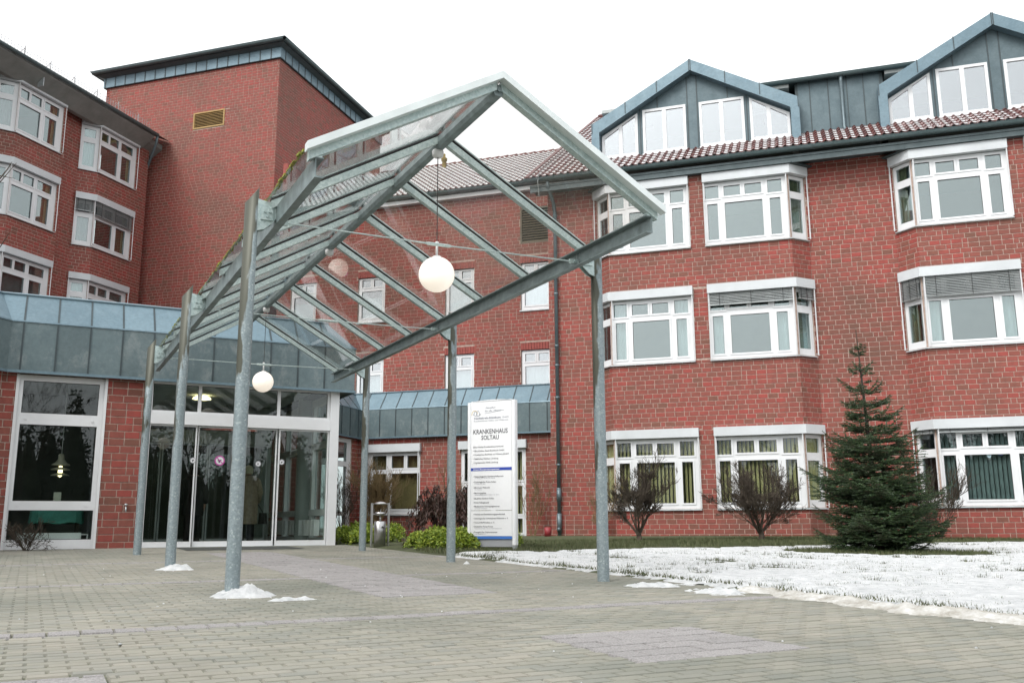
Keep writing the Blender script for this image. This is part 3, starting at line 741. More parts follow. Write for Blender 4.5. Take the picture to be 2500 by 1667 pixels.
# tiled roof
RS = .624; RA = math.atan(RS)
def tile_mesh(tw=.203, tl=.36, sk=(0, 1), s0=.34):
    mb = MB(); prof = [(0, .0), (.055, -.012), (.095, -.010), (.125, .012), (.15, .038), (.175, .036), (.203, .004)]
    up_ = V((0, math.cos(RA), math.sin(RA))); nn = V((0, -math.sin(RA), math.cos(RA)))
    lo = [V((x, 0, 0))+nn*(h+.03) for x, h in prof]; hi = [V((x, 0, 0))+up_*tl+nn*(h+.004) for x, h in prof]; un = [V((x, 0, 0))+nn*(h+.012) for x, h in prof]
    n = len(prof)
    for k in range(n-1):
        snow = k in sk
        if snow:
            m1 = lo[k].lerp(hi[k], s0); m2 = lo[k+1].lerp(hi[k+1], s0-.06)
            mb.quad(lo[k], lo[k+1], m2, m1, 0); mb.quad(m1+nn*.008, m2+nn*.008, hi[k+1]+nn*.012, hi[k]+nn*.012, 1)
        else: mb.quad(lo[k], lo[k+1], hi[k+1], hi[k], 0)
        mb.quad(un[k], un[k+1], lo[k+1], lo[k], 0)
    return mb
def tiles(parent, x0, x1, y0, z0, rows, maxn=300, skip=lambda x, y: False, **kw):
    t = tile_mesh(**kw); me = t.mesh('roof_tile', [mTILE, mSNOW]); rest = MB(); L_ = []
    ex = .335
    for r_ in range(rows):
        y = y0+r_*ex*math.cos(RA); z = z0+r_*ex*math.sin(RA); x = x0
        while x < x1:
            if not skip(x+.1, y): L_.append((inview((x+.1, y+.1, z)) or 999, x, y, z))
            x += .203
    L_.sort()
    for i, (zf, x, y, z) in enumerate(L_):
        if i < maxn and zf < 900: link('roof_tile', me, parent, (x, y, z+random.uniform(-.003, .003)))
        else:
            n = len(rest.v); rr = random.random()+.001
            rest.v += [(a+x, b+y, c_+z) for a, b, c_ in t.v]; rest.f += [tuple(k+n for k in f) for f in t.f]; rest.m += t.m; rest.r += [rr]*len(t.f)
    o = rest.build('remaining_roof_tiles', [mTILE, mSNOW], parent)
    if o: o['kind'] = 'stuff'
mb = MB(); mb.quad((WX0-.38, 24.08, 9.68), (WX1, 24.08, 9.68), (WX1, 34, 9.68+RS*9.92), (WX0-.38, 34, 9.68+RS*9.92))
mb.quad((WX0-.38, 34, 9.68+RS*9.92), (WX1, 34, 9.68+RS*9.92), (WX1, 44, 9.68), (WX0-.38, 44, 9.68)); mb.build('roof_deck', mZDARK, wing)
tiles(wing, WX0-.38, 9.3, 24.05, 9.70, 35, 300, lambda x, y: (x > -5.3 and y > 25.5))
mb = MB(); mb.bar((WX0-.42, 24.0, 9.66), (WX0-.42, 34, 9.66+RS*10), .10, .12); mb.build('verge', mTILE, wing)
k = MB()
for i in range(30): k.tube([(WX0-.4+.38*i, 33.98, 15.93), (WX0+.0+.38*i, 33.98, 15.97)], .09, 8)
k.build('ridge_tiles', mTILE, wing, True)
mb = MB(); mb.tube([(-7.0, 28.6, 12.62), (-6.95, 25.5, 10.72), (-6.9, 24.02, 9.8), (-6.9, 23.95, 9.5), (-6.88, 24.0, 9.1)], .012, 5); mb.build('lightning_cable', mCABLE, wing)
# dormers
def dormer(xc):
    FD = Fr((xc, 25.3), (1, 0), (0, -1))
    dm = MB(); O = [(-2.7, 10.3), (2.7, 10.3), (2.7, 11.3), (0, 12.85), (-2.7, 11.3)]
    W_ = [([(-1.44, 10.51), (-.19, 10.51), (-.19, 11.87), (-1.44, 11.87)], -.81), ([(.19, 10.51), (1.44, 10.51), (1.44, 11.87), (.19, 11.87)], .81),
          ([(-2.66, 10.52), (-1.59, 10.52), (-1.59, 11.80), (-2.66, 11.20)], -2.1), ([(1.59, 10.52), (2.66, 10.52), (2.66, 11.20), (1.59, 11.80)], 2.1)]
    dm.plate(FD, O, [p for p, _ in W_], -.05, 0); dmo = dm.build('dormer_gable', mZGAB, wing)
    sm = MB()
    for x in (-1.95, -1.0, -.14, .14, 1.0, 1.95):
        zt = 12.80-abs(x)*.574; zb = 11.9 if abs(x) > .2 else 10.35
        if abs(x) < 1.5: sm.bar(FD(x, zb, .008), FD(x, zt, .008), .028, .02, 0, FD.N)
    for x in (-1.515, 1.515): sm.bar(FD(x, 10.35, .008), FD(x, 11.9, .008), .028, .02, 0, FD.N)
    sm.build('gable_seams', mSEAM, dmo)['kind'] = 'stuff'
    fa = MB(); fa.plate(FD, [(-2.92, 10.3), (-2.92, 11.52), (0, 13.13), (2.92, 11.52), (2.92, 10.3), (2.69, 10.3), (2.69, 11.25), (0, 12.79), (-2.69, 11.25), (-2.69, 10.3)], [], -.3, .26); fa.build('dormer_fascia', mZINC, dmo)
    sm = MB()
    for s_ in (-1, 1):
        for x in (.02, .97, 1.9, 2.9):
            zt = 13.13-x*.551; sm.bar(FD(s_*x, zt-.34 if x < 2.8 else zt-.3, .265), FD(s_*x, zt+.005, .265), .024, .012, 0, FD.N)
            sm.bar(FD(s_*x, zt+.012, .26), FD(s_*x, zt+.012, -.6), .02, .02)
    sm.build('fascia_seams', mSEAM, dmo)['kind'] = 'stuff'
    ba = MB(); ba.plate(FD, [(-2.9, 10.2), (-2.9, 11.50), (0, 13.10), (2.9, 11.50), (2.9, 10.2), (2.86, 10.2), (2.86, 11.46), (0, 13.05), (-2.86, 11.46), (-2.86, 10.2)], [], -4.2, -.3); ba.build('dormer_shell', mZDARK, dmo)
    rm = MB(); rm.box(FD, -2.68, 2.68, 10.2, 12.6, -2.6, -2.5); rm.box(FD, -2.68, 2.68, 12.0, 12.1, -2.5, -.1, 1); rm.box(FD, -2.68, 2.68, 10.25, 10.35, -2.5, -.1)
    for x in (-1.9, 1.9): rm.box(FD, x-.55, x+.55, 11.93, 11.98, -1.5, -1.3, 2)
    rm.build('attic_room', [mROOM, mCEIL, mWHITE], dmo)
    for poly, mx in W_:
        def inset(P, e):
            c_ = (sum(p[0] for p in P)/4, sum(p[1] for p in P)/4)
            return [(x+(e if x < c_[0] else -e), z+(e if z < c_[1] else -e)) for x, z in P]
        inn = inset(poly, .075); xa, xb = inn[0][0], inn[1][0]
        def topz(x):                                 # upper edge of the light at x
            (x1, z1), (x2, z2) = inn[3], inn[2]; return z1+(z2-z1)*(x-x1)/(x2-x1)
        L1 = [(xa, inn[0][1]), (mx-.055, inn[0][1]), (mx-.055, topz(mx-.055)), (xa, topz(xa))]
        L2 = [(mx+.055, inn[0][1]), (xb, inn[0][1]), (xb, topz(xb)), (mx+.055, topz(mx+.055))]
        f = MB(); f.plate(FD, poly, [L1, L2], -.06, .03); wo_ = f.build('dormer_window', mWHITE, wing)
        f = MB(); f.box(FD, poly[0][0]-.02, poly[1][0]+.02, 10.46, 10.51, .0, .07); f.build('sill', mWHITE, wo_)
        for Lp in (L1, L2):
            g = MB(); g.plate(FD, Lp, [], -.012, -.006); g.build('pane', mDORGL, wo_)
dormer(-2.64); dormer(5.23)
# zinc wall between the dormers with its own gutter and pipe
mb = MB(); FM = Fr((0, 25.5), (1, 0), (0, -1)); mb.box(FM, .2, 2.5, 10.2, 12.13, -.1, -.022); mb.build('mansard_core', mZDARK, wing); mb = MB(); mb.box(FM, 8.0, 11, 10.2, 12.13, -.1, -.022); mb.build('mansard_core', mZDARK, wing); mb = MB(); mb.box(FM, -1.4, 4.0, 12.15, 12.24, -3, .06); mb.build('mansard_roof', mZDARK, wing)
xs = [.26, .585, 1.07, 1.56, 1.99, 2.42]
for a, b in zip(xs, xs[1:]):
    t = MB(); t.box(FM, a+.006, b-.006, 10.25, 12.14, -.02, 0); t.build('zinc_panel', mZGAB, wing)
mb = MB()
for a in xs: mb.box(FM, a-.012, a+.012, 10.25, 12.14, -.005, .022)
mb.build('standing_seams', mSEAM, wing)['kind'] = 'stuff'
gutter(wing, (-1.3, 25.33, 12.17), (3.9, 25.33, 12.17), .085, 1.0)
pipe(wing, [(1.42, 25.36, 12.1), (1.42, 25.42, 11.95), (1.42, 25.42, 10.62), (1.47, 25.3, 10.42), (1.49, 25.15, 10.32)], .05, ())

# ---- middle building
FMi = Fr((0, 29.0), (1, 0), (0, -1))
mid = thing('rear_wing', 'brown red brick building with snowy tiled roof seen behind the glass canopy', 'building', (-13, 29, -.5))
BM = Brickwork(); MX = [-17.84, -15.09, -11.73, -9.0]
holes = [(x, x+1.06, a, b) for x in MX for a, b in ((4.02, 5.70), (7.06, 8.69))]+[(-9.0, -7.94, 9.38, 10.64)]
lint = [(x-.02, x+1.08, b, b+.245) for x in MX for b in (5.70, 8.69)]
BM.wall(FMi, -18.4, -6.7, 3.2, 11.3, holes+lint, 0, seed=31); BM.build(mid)
for x in MX:
    for b in (5.70, 8.69):
        u = x-.02; k = 0; t = MB()
        while u < x+1.07: t.box(FMi, u+.005, u+.09, b+.004, b+.24, -.05, .006, 0); u += .0965
        t.build('lintel', mDBRICK, mid)
for x in MX:
    for a, b in ((4.02, 5.70), (7.06, 8.69)):
        wo_ = window(mid, FMi, x+.01, x+1.05, a+.02, b-.005, [(.12, .47, 1.27, 1.54), (.58, .93, 1.27, 1.54), (.12, .93, .14, 1.12)], -.06, gm=mDORGL)
        mb = MB(); mb.box(FMi, x-.03, x+1.09, a-.045, a-.005, -.1, .05); mb.build('sill', mALU, wo_)
        if a > 6: drape(wo_, FMi, x+.1, x+.95, a+.1, b-.5 if x > -12 else a+.9, -.16, mCURT, .002)
        else: drape(wo_, FMi, x+.1, x+.95, a+.1, a+1.2, -.18, mCURT, .002)
def louvre(parent, F, u0, u1, v0, v1, n, w, mf, label=None):
    mb = MB(); mb.plate(F, rect(u0, u1, v0, v1), [rect(u0+.06, u1-.06, v0+.06, v1-.06)], w-.06, w+.03)
    for k in range(n):
        v = v0+.06+(v1-v0-.12)*(k+.1)/n; mb.add([F(u0+.06, v, w+.015), F(u1-.06, v, w+.015), F(u1-.06, v+(v1-v0)/n*.62, w-.05), F(u0+.06, v+(v1-v0)/n*.62, w-.05)], ((0, 1, 2, 3),))
        mb.box(F, u0+.06, u1-.06, v-.008, v+.008, w+.0, w+.018)
    o = mb.build('vent_grille', mf, parent); b_ = MB(); b_.box(F, u0+.02, u1-.02, v0+.02, v1-.02, w-.12, w-.07); b_.build('vent_shade_sheet', mDARKV, o)  # near-black sheet behind the slats paints the shade inside the vent
    if label: o['label'] = label
    return o
louvre(mid, FMi, -9.0, -7.94, 9.38, 10.64, 13, -.02, mBRV)
mb = MB(); mb.box(FMi, -18.3, -6.9, 3.2, 11.2, -2.6, -2.5)
for z in (3.4, 6.5, 9.2): mb.box(FMi, -18.3, -6.9, z-.1, z+.1, -2.5, -.12, 1)
mb.build('rooms', [mROOM, mCEIL], mid)
mb = MB(); mb.box(FMi, -18.4, -6.85, 11.22, 11.36, -.05, .2); mb.build('eaves_board', mWHITE, mid)
gutter(mid, (-18.5, 28.68, 11.47), (-6.9, 28.68, 11.47), .085, 1.2)
mb = MB(); mb.quad((-18.55, 28.7, 11.48), (-6.5, 28.7, 11.48), (-6.5, 33.6, 11.48+RS*4.9), (-18.55, 33.6, 11.48+RS*4.9)); mb.quad((-18.55, 33.6, 11.48+RS*4.9), (-6.5, 33.6, 11.48+RS*4.9), (-6.5, 38.5, 11.48), (-18.55, 38.5, 11.48)); mb.build('roof_deck', mZDARK, mid)
tiles(mid, -18.5, -5.6, 28.66, 11.50, 17, 300, sk=(0, 1, 2, 5), s0=.25)
k = MB()
for i in range(32): k.tube([(-18.5+.38*i, 33.55, 14.52), (-18.1+.38*i, 33.55, 14.56)], .09, 8)
k.build('ridge_tiles', mTILE, mid, True)
t = MB(); t.lathe((-13.45, 33.0, 14.2), [(.0, .62), (.05, .6), (.06, .45), (.13, .4), (.12, .3), (.08, .26), (.09, .05), (.17, -.15)], 10); t.build('roof_vent', mat('mossy_vent', (.20, .15, .05), .9), mid, True)

mb = MB(); mb.wbox(-18.4, -18.2, 29.02, 33.5, 3.2, 13.5); mb.build('end_wall', mDBRICK, mid)
# ---- stair tower
FT = Fr((0, 30.6), (1, 0), (0, -1)); FTr = Fr((-19.8, 0), (0, 1), (1, 0))
tow = thing('stair_tower', 'tall windowless red brick tower with zinc parapet rising behind the canopy', 'building', (-24, 30.6, -.5))
BT = Brickwork(); VENT = (-23.83, -22.30, 16.30, 17.03)
BT.wall(FT, -28.47, -19.8, 3.2, 18.86, [VENT], 0, seed=41); BT.wall(FTr, 30.6, 40, 3.2, 18.86, (), 0, seed=42); BT.build(tow)
mb = MB(); mb.wbox(-28.4, -19.9, 30.72, 40, 3.2, 19.3); mb.wbox(-28.47, -28.3, 30.6, 40, 3.2, 18.86); mb.build('tower_core', mDBRICK, tow)
louvre(tow, FT, *VENT, 9, .0, mOCHRE, 'ochre louvred vent grille')
TP = [(-28.47, 40), (-28.47, 30.6), (-19.8, 30.6), (-19.8, 40)]
mb = MB(); sweep(mb, TP, [(-.1, 18.86), (.09, 18.86), (.09, 19.32), (-.1, 19.32)]); mb.build('parapet_core', mZDARK, tow)
band_panels(tow, TP, [(.10, 18.87), (.10, 19.32)], .52, [mZINC], 'zinc_panel', sw=.045)
mb = MB(); sweep(mb, TP, [(-.1, 19.32), (.13, 19.32), (.34, 19.40), (.34, 19.44), (-.1, 19.48)]); mb.build('eaves_board', mZDARK, tow)
for a, b in zip(offset_path(TP, .42), offset_path(TP, .42)[1:]): gutter(tow, (a.x, a.y, 19.5), (b.x, b.y, 19.5), .10, 1.0)
mb = MB(); sweep(mb, TP, [(-.2, 19.54), (.53, 19.51), (.53, 19.53), (-.2, 19.64)]); mb.build('roof_edge', mZDARK, tow)

# ---- left wing
FL = Fr((-26.05, 0), (0, 1), (1, 0))
lw = thing('side_wing', 'red brick wing with stacked bay windows and dark eaves at the left edge', 'building', (-26.05, 24, -.5))
BLW = Brickwork(); LL = [(7.40, 9.08, 9.12, 9.36), (10.48, 12.22, 12.26, 12.51), (13.48, 15.24, 15.28, 15.55)]
LB = [(23.45, 25.66, 22.85), (27.40, 30.16, 26.80)]                # front from, to, chamfer foot
for a, b in ((18.5, 22.85), (26.11, 26.80), (30.4, 30.6)): BLW.wall(FL, a, b, 3.2, 15.9, seed=int(a))
LPAN = [(.08, .46, .74, .93), (.54, 1.02, .74, .93), (1.16, 1.84, .74, .93), (.08, 1.02, .085, .63), (1.22, 1.76, .085, .63)]
for bi, (f0, f1, ft) in enumerate(LB):
    d_ = V((.45, f0-ft, 0)); cl = d_.length; d_.normalize()
    FC = Fr((-26.05, ft), d_[:2], (d_.y, -d_.x))
    wr = f0+2.05
    BLW.wall(FL, f0, f1, 3.2, 15.9, [(f0+.02, wr, s_, h1-.02) for s_, t_, h0, h1 in LL], .45, seed=61+bi)
    BLW.wall(FC, 0, cl, 3.2, 15.9, [(.05, cl-.02, s_, h1-.02) for s_, t_, h0, h1 in LL], 0, seed=71+bi)
    for li, (s_, t_, h0, h1) in enumerate(LL):
        h = h0-s_-.01
        wo_ = window(lw, FL, f0+.0, wr, s_, s_+h, [(a, b, c_*h, e_*h) for a, b, c_, e_ in LPAN], .42, gm=mSKYGL)
        cw = MB(); pn = [(.17, cl-.17, s_+.09*h, s_+.62*h), (.17, cl-.17, s_+.74*h, s_+.93*h)]
        cw.plate(FC, rect(.05, cl, s_, s_+h), [rect(*p) for p in pn], -.1, -.03); cw.build('corner_frame', mWHITE, wo_)
        for p in pn:
            g = MB(); g.box(FC, p[0]-.003, p[1]+.003, p[2]-.003, p[3]+.003, -.065, -.058); g.build('pane', mSKYGL, wo_)
        hood_and_sill(wo_, [tuple(FC(.03, 0, .01)[:2]), tuple(FL(f0, 0, .45)[:2]), tuple(FL(wr+.03, 0, .45)[:2])], s_, h0, h1)
        rails(wo_, FL, (wr+.0,), s_, h0, .56); rails(wo_, FC, (.05, cl-.01), s_, h0, .09)
        if bi == 1 and li == 1: ext_blind(wo_, FL, f0+.05, wr-.05, h0-.56, h0, .52); ext_blind(wo_, FC, .06, cl-.03, h0-.46, h0, .07)
        if li == 0: vblind(wo_, FL, f0+.08, wr-.08, s_+.1, t_, .28, mGREYB)
        if li == 1: drape(wo_, FL, wr-.75, wr-.35, s_+.1, t_, .26, mRUST); drape(wo_, FL, wr-.32, wr-.12, s_+.1, t_, .25, mOLIVE)
        if li == 2: drape(wo_, FL, wr-.32, wr-.1, s_+.1, t_, .25, mOLIVE)
        drape(wo_, FC, .08, cl-.08, s_+.1, t_, -.16, mROSE if bi == 0 or li == 1 else mCURT)
    mb = MB(); mb.box(FL, f1, f1+.45, 3.2, 15.9, -.1, .0); mb.quad(FL(f1, 3.2, .45), FL(f1+.45, 3.2, 0), FL(f1+.45, 15.9, 0), FL(f1, 15.9, .45)); mb.build('bay_return', mDBRICK, lw)
    mb = MB(); sweep(mb, [tuple(FC(-.12, 0, .0)[:2]), tuple(FL(f0, 0, .45)[:2]), tuple(FL(wr+.15, 0, .45)[:2])], [(-.4, 15.56), (.2, 15.56), (.2, 15.60), (-.4, 15.72)]); mb.build('bay_roof', mZDARK, lw)
BLW.build(lw)
mb = MB(); mb.box(FL, 18.5, 30.5, 3.2, 15.9, -3.2, -3.1)
for z in (6.9, 9.95, 13.0, 15.85): mb.box(FL, 18.5, 30.5, z-.1, z+.1, -3.1, -.1, 1)
for y in (26.5, 22.6): mb.box(FL, y-.06, y+.06, 3.2, 15.8, -3.1, -.1)
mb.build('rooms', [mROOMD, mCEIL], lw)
mEAVE = mat('grey_eaves_cladding', (.22, .225, .21), .85, var=.15, scale=2)
EA = (-24.88, 15.72)
mb = MB(); mb.add([FL(u, z, w_) for u in (17, 29.62) for w_, z in ((.5, 15.30), (1.12, 15.72), (1.12, 15.80), (.3, 15.80), (.3, 15.30))], ((0, 1, 6, 5), (1, 2, 7, 6), (0, 5, 9, 4), (0, 4, 3, 2, 1), (5, 6, 7, 8, 9)))
mb.add([FL(u, z, w_) for u in (29.60, 30.58) for w_, z in ((.3, 15.30), (.75, 15.60), (.75, 15.8), (.3, 15.8))], ((0, 1, 5, 4), (1, 2, 6, 5), (3, 2, 1, 0)))
mb.build('eaves_cladding', mEAVE, lw)
mb = MB(); mb.box(FL, 23.9, 23.93, 15.32, 15.7, .75, 1.0); mb.build('cladding_joint', mALU, lw)
gutter(lw, FL(17, 15.86, 1.2), FL(29.7, 15.86, 1.2), .09, 1.0)
mb = MB(); mb.quad(FL(17, 15.88, 1.18), FL(30.55, 15.88, 1.18), FL(30.55, 18.5, -5), FL(17, 18.5, -5)); mb.build('roof_deck', mTILE, lw)
sg = MB()
for z in (16.0, 16.1, 16.2, 16.3): sg.bar(FL(17, z, .95), FL(29.6, z, .95), .008, .008)
u = 17.0
while u < 29.6: sg.bar(FL(u, 15.95, .95), FL(u, 16.33, .95), .012, .012); u += .14
u = 17.3
while u < 29.6: sg.bar(FL(u, 15.9, .95), FL(u, 16.42, .95), .03, .03); sg.bar(FL(u, 15.95, .4), FL(u, 16.36, .95), .015, .015); u += 1.15
sg.build('snow_guard', mat('snow_guard_steel', (.34, .33, .33), .6, metal=.3), lw)
pipe(lw, [FL(29.72, 15.8, 1.18), FL(29.78, 15.5, 1.1), FL(30.28, 14.6, .25), FL(30.36, 14.2, .12), FL(30.36, 3.0, .12)], .055, (13.9, 12.6, 11.2, 9.9, 8.3))

# ---- entrance pavilion with the low linking walls
FE = Fr(dc(0, 17.4), (q, q), (q, -q))              # u = d
pav = thing('entrance_pavilion', 'low brick entrance building with zinc eaves band and automatic glass doors', 'building', (*dc(2.5, 17.4), -.4))
xL, yL = dc(-.58, 17.4)
FEL = Fr((xL, 0), (0, 1), (1, 0)); FEB = Fr((-12.9, 0), (0, 1), (1, 0)); FEA = Fr((0, 25.05), (1, 0), (0, -1))
BP = Brickwork()
CAFE = (-.33, 1.01, -.44, 2.54)
BP.wall(FE, -.58, 1.75, -.75, 2.56, [CAFE], 0, seed=81, off=.05)
BP.wall(FEL, 3, yL, -.75, 2.56, (), 0, seed=82)
BP.wall(FEB, 20.4, 25.05, -.75, 2.56, [(22.9, 24.66, -.25, 2.5)], 0, seed=83)
AW1 = (-12.55, -10.87, .33, 2.33); AW2 = (-9.6, -7.66, -.42, 2.36)
BP.wall(FEA, -12.9, -6.84, -.75, 2.56, [AW1, AW2], 0, seed=84)
BP.build(pav)
PATH = [(xL, 3.), (xL, yL), dc(5.27, 17.4), (-12.9, 20.353), (-12.9, 25.05), (-6.84, 25.05)]
mb = MB(); sweep(mb, PATH, [(-.05, 2.545), (.14, 2.545), (.14, 3.385), (-.31, 3.915), (-.42, 3.9), (-.42, 2.545)]); mb.build('eaves_core', mZDARK, pav)
band_panels(pav, PATH, [(.15, 2.56), (.15, 3.39), (-.30, 3.925)], .515, [mZINCV, mZINC], 'zinc_panel', start=.25)
mb = MB(); sweep(mb, PATH, [(.135, 2.52), (.172, 2.52), (.172, 2.565), (.135, 2.565)]); sweep(mb, PATH, [(.14, 3.385), (.172, 3.38), (.165, 3.405), (.14, 3.41)]); sweep(mb, PATH, [(-.29, 3.91), (-.27, 3.945), (-.36, 3.985), (-.40, 3.9)]); mb.build('eaves_trim', mZINC, pav)
o_ = offset_path(PATH, -.38); mb = MB(); mb.add([V((p.x, p.y, 3.88)) for p in o_[1:]]+[V((-6.9, 28.98, 3.88)), V((-25.9, 28.98, 3.88)), V((-25.9, 3, 3.88)), V((xL-.3, 3, 3.88))], [tuple(range(9))]); mb.build('flat_roof', mZDARK, pav)
# cafe window
wo_ = window(pav, FE, -.33, 1.01, -.44, 2.52, [(.075, 1.245, 2.32, 2.86), (.075, 1.25, .87, 2.13), (.035, 1.30, .24, .72)], -.03, .1, mDGLASS, name='window', sash=False)
mb = MB()
for z in (1.78, .36):
    for u in (-.18, .84): mb.tube([FE(u, z, -.03), FE(u, z, -.012)], .018, 10)
mb.bar(FE(-.34, -.44, .0), FE(-.34, 2.52, .0), .045, .045); mb.bar(FE(1.02, -.44, .0), FE(1.02, 2.52, .0), .045, .045)
mb.build('frame_fittings', mWHITE, wo_)
# tap on the pier
mb = MB(); mb.tube([FE(1.47, .33, .01), FE(1.47, .33, .08), FE(1.47, .25, .09)], .014, 7); mb.lathe(FE(1.47, .335, .05), [(.0, .06), (.028, .055), (.03, .035), (.012, .02)], 8); mb.build('garden_tap', mALU, pav, True)
# entrance front
mb = MB(); mb.box(FE, 5.0, 5.17, -.75, 2.54, -.2, .03); mb.build('corner_post', mWHITE, pav)
tr = window(pav, FE, 1.75, 5.0, 1.98, 2.54, [(.04, .81, .05, .52), (.87, 2.24, .05, .52), (2.30, 3.20, .05, .52)], -.02, .08, mDGLASS, 'transom_light', False)
mb = MB(); mb.box(FE, 1.75, 5.0, 1.785, 1.98, -.2, .04); mb.build('door_header', mWHITE, pav)
def leaf(u0, u1, w, name='sliding_door'):
    m_ = MB(); m_.plate(FE, rect(u0, u1, -.345, 1.78), [rect(u0+.022, u1-.022, -.255, 1.755)], w-.04, w); o = m_.build(name, mWHITE, pav)
    g = MB(); g.box(FE, u0+.02, u1-.02, -.26, 1.76, w-.024, w-.014); g.build('pane', mDGLASS, o); return o
lv = [leaf(1.76, 2.575, 0), leaf(2.60, 4.02, -.05), leaf(4.045, 4.99, 0)]
def sticker(o, u, v, r_, m_, w):
    t = MB(); n = 18
    t.add([FE(u+r_*math.cos(k*6.283/n), v+r_*math.sin(k*6.283/n), w) for k in range(n)], [tuple(range(n))], 0)
    ring = [FE(u+r_*k2*math.cos(k*6.283/n), v+r_*k2*math.sin(k*6.283/n), w+.001) for k2 in (1.02, .78) for k in range(n)]
    t.add(ring, [(k, (k+1) % n, n+(k+1) % n, n+k) for k in range(n)], 1)
    if m_ is mPINK: t.bar(FE(u-r_*.55, v+r_*.55, w+.002), FE(u+r_*.55, v-r_*.55, w+.002), r_*.18, .001, 1, FE.N)
    t.bar(FE(u-r_*.4, v+r_*.02, w+.0015), FE(u+r_*.35, v+r_*.1, w+.0015), r_*.2, .001, 2, FE.N); t.bar(FE(u-r_*.1, v-r_*.4, w+.0015), FE(u-r_*.02, v+r_*.1, w+.0015), r_*.3, .001, 2, FE.N)
    t.build('door_sticker', [mWHITE, m_, mINK], o)
sticker(lv[0], 2.53, 1.16, .052, mSIGNG, .003); sticker(lv[1], 3.0, 1.17, .088, mPINK, -.045); sticker(lv[1], 3.69, 1.13, .05, mSIGNG, -.045); sticker(lv[2], 4.11, 1.17, .05, mSIGNG, .003)
mb = MB(); mb.box(FE, 1.75, 5.0, -.5, -.345, -.25, .02); mb.build('threshold', mALU, pav)
# glazed side of the pavilion
FS = Fr(dc(5.17, 17.6), (-q, q), (q, q))
pn = []
for k in range(5):
    a = .06+k*1.13; pn += [(a, a+1.03, .2, .62), (a, a+1.03, .74, 1.92), (a, a+1.03, 2.06, 2.80)]
window(pav, FS, 0, 5.6, -.42, 2.53, pn, -.03, .1, mGLASS, 'side_glazing', False)
for k in range(5):
    mb = MB(); a = .06+k*1.13; 
    for j in range(4): mb.box(FS, a+.05+j*.24, a+.24+j*.24, -.18, .12, -.32, -.22)
    mb.build('radiator', mWHITE, pav)
window(pav, FEB, 22.9, 24.68, -.25, 2.5, [(.08, .82, .08, .55), (.08, .82, .65, 1.94), (.08, .82, 2.08, 2.63), (1.0, 1.52, .08, .55), (1.0, 1.52, .65, 1.94), (1.0, 1.52, 2.08, 2.63)], -.03, .1, mGLASS, 'window', False)
# windows of the linking wall
w1 = window(pav, FEA, -12.55, -10.87, .33, 2.12, [(.16, .60, .33, 1.17), (.13, .60, 1.28, 1.70), (.76, 1.65, .14, 1.17), (.76, 1.16, 1.32, 1.69), (1.26, 1.63, 1.32, 1.68)], -.02)
hood_and_sill(w1, path_of(FEA, [(-12.62, 0), (-10.84, 0)]), .33, 2.12, 2.35); rails(w1, FEA, (-12.53, -10.9), .33, 2.12, .1)
drape(w1, FEA, -12.5, -10.9, .4, 2.1, -.2, mBROWNP, .006)
w2 = window(pav, FEA, -9.6, -7.66, -.42, 2.13, [(.1, .9, .2, 1.5), (.1, .9, 1.65, 2.45), (1.04, 1.84, .2, .6), (1.04, 1.84, .72, 1.5), (1.04, 1.84, 1.65, 2.45)], -.02)
hood_and_sill(w2, path_of(FEA, [(-9.65, 0), (-7.62, 0)]), -.42, 2.13, 2.36); vblind(w2, FEA, -9.5, -7.75, -.3, 2.1, -.2, mOLIVE)
# inside: floor, ceiling, walls, columns, inner doors
mb = MB()
mb.add([FE(-3, -.35, -.1), FE(5.1, -.35, -.1), FE(5.1, -.35, -5.9), FE(4, -.35, -9), FE(-3, -.35, -9)], [(0, 1, 2, 3, 4)])
mb.build('lobby_floor', mFLOORI, pav)
mb = MB(); mb.add([FE(-3, 2.6, -.1), FE(5.2, 2.6, -.1), FE(5.2, 2.6, -5.9), FE(4, 2.6, -9), FE(-3, 2.6, -9)], [(0, 1, 2, 3, 4)])
mb.build('lobby_ceiling', mCEIL, pav)
mb = MB(); mb.box(FE, -3, 6, -.4, 2.6, -9.1, -9.0); mb.box(FE, 1.38, 1.48, -.4, 2.6, -9, -.12); mb.box(FE, -3.1, -3, -.4, 2.6, -9, -.1); mb.box(FE, -3, 1.4, -.4, 2.6, -3.3, -3.2)
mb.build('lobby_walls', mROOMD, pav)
mb = MB(); mb.box(FEA, -12.8, -6.9, -.5, 2.5, -2.6, -2.5); mb.box(FEA, -12.8, -6.9, 2.45, 2.55, -2.5, -.1); mb.box(FEA, -12.8, -6.9, -.55, -.45, -2.5, -.1); mb.build('linking_rooms', mROOM, pav)
mb = MB(); mb.lathe(FE(4.96, -.35, -1.6), [(.165, 0), (.165, 2.95)], 20); mb.build('lobby_column', mCOLN, pav, True)
mb = MB(); mb.lathe(FE(4.55, -.35, -3.6), [(.165, 0), (.165, 2.95)], 20); mb.build('lobby_column', mCOLN, pav, True)
mb = MB(); mb.box(FE, 1.48, 4.6, 1.72, 2.0, -3.3, -3.1); mb.build('inner_door_header', mCOLN, pav)
for u0, u1 in ((1.5, 2.35), (2.37, 3.3), (3.32, 4.55)):
    mb = MB(); mb.plate(FE, rect(u0, u1, -.35, 1.72), [rect(u0+.03, u1-.03, -.25, 1.69)], -3.25, -3.2); o = mb.build('inner_door', mALU, pav); g = MB(); g.box(FE, u0+.03, u1-.03, -.25, 1.69, -3.235, -3.225); g.build('pane', mDGLASS, o)
for d, c in ((2.92, 19.4), (3.2, 24.2), (1.9, 22.0)):
    mb = MB(); p = FE(d, 2.53, -(c-17.4)); mb.lathe(p, [(.09, .06), (.17, .02), (.18, -.01), (.12, -.02), (.1, .0)], 20); mb.build('ring_lamp', mLAMPON, pav, True)
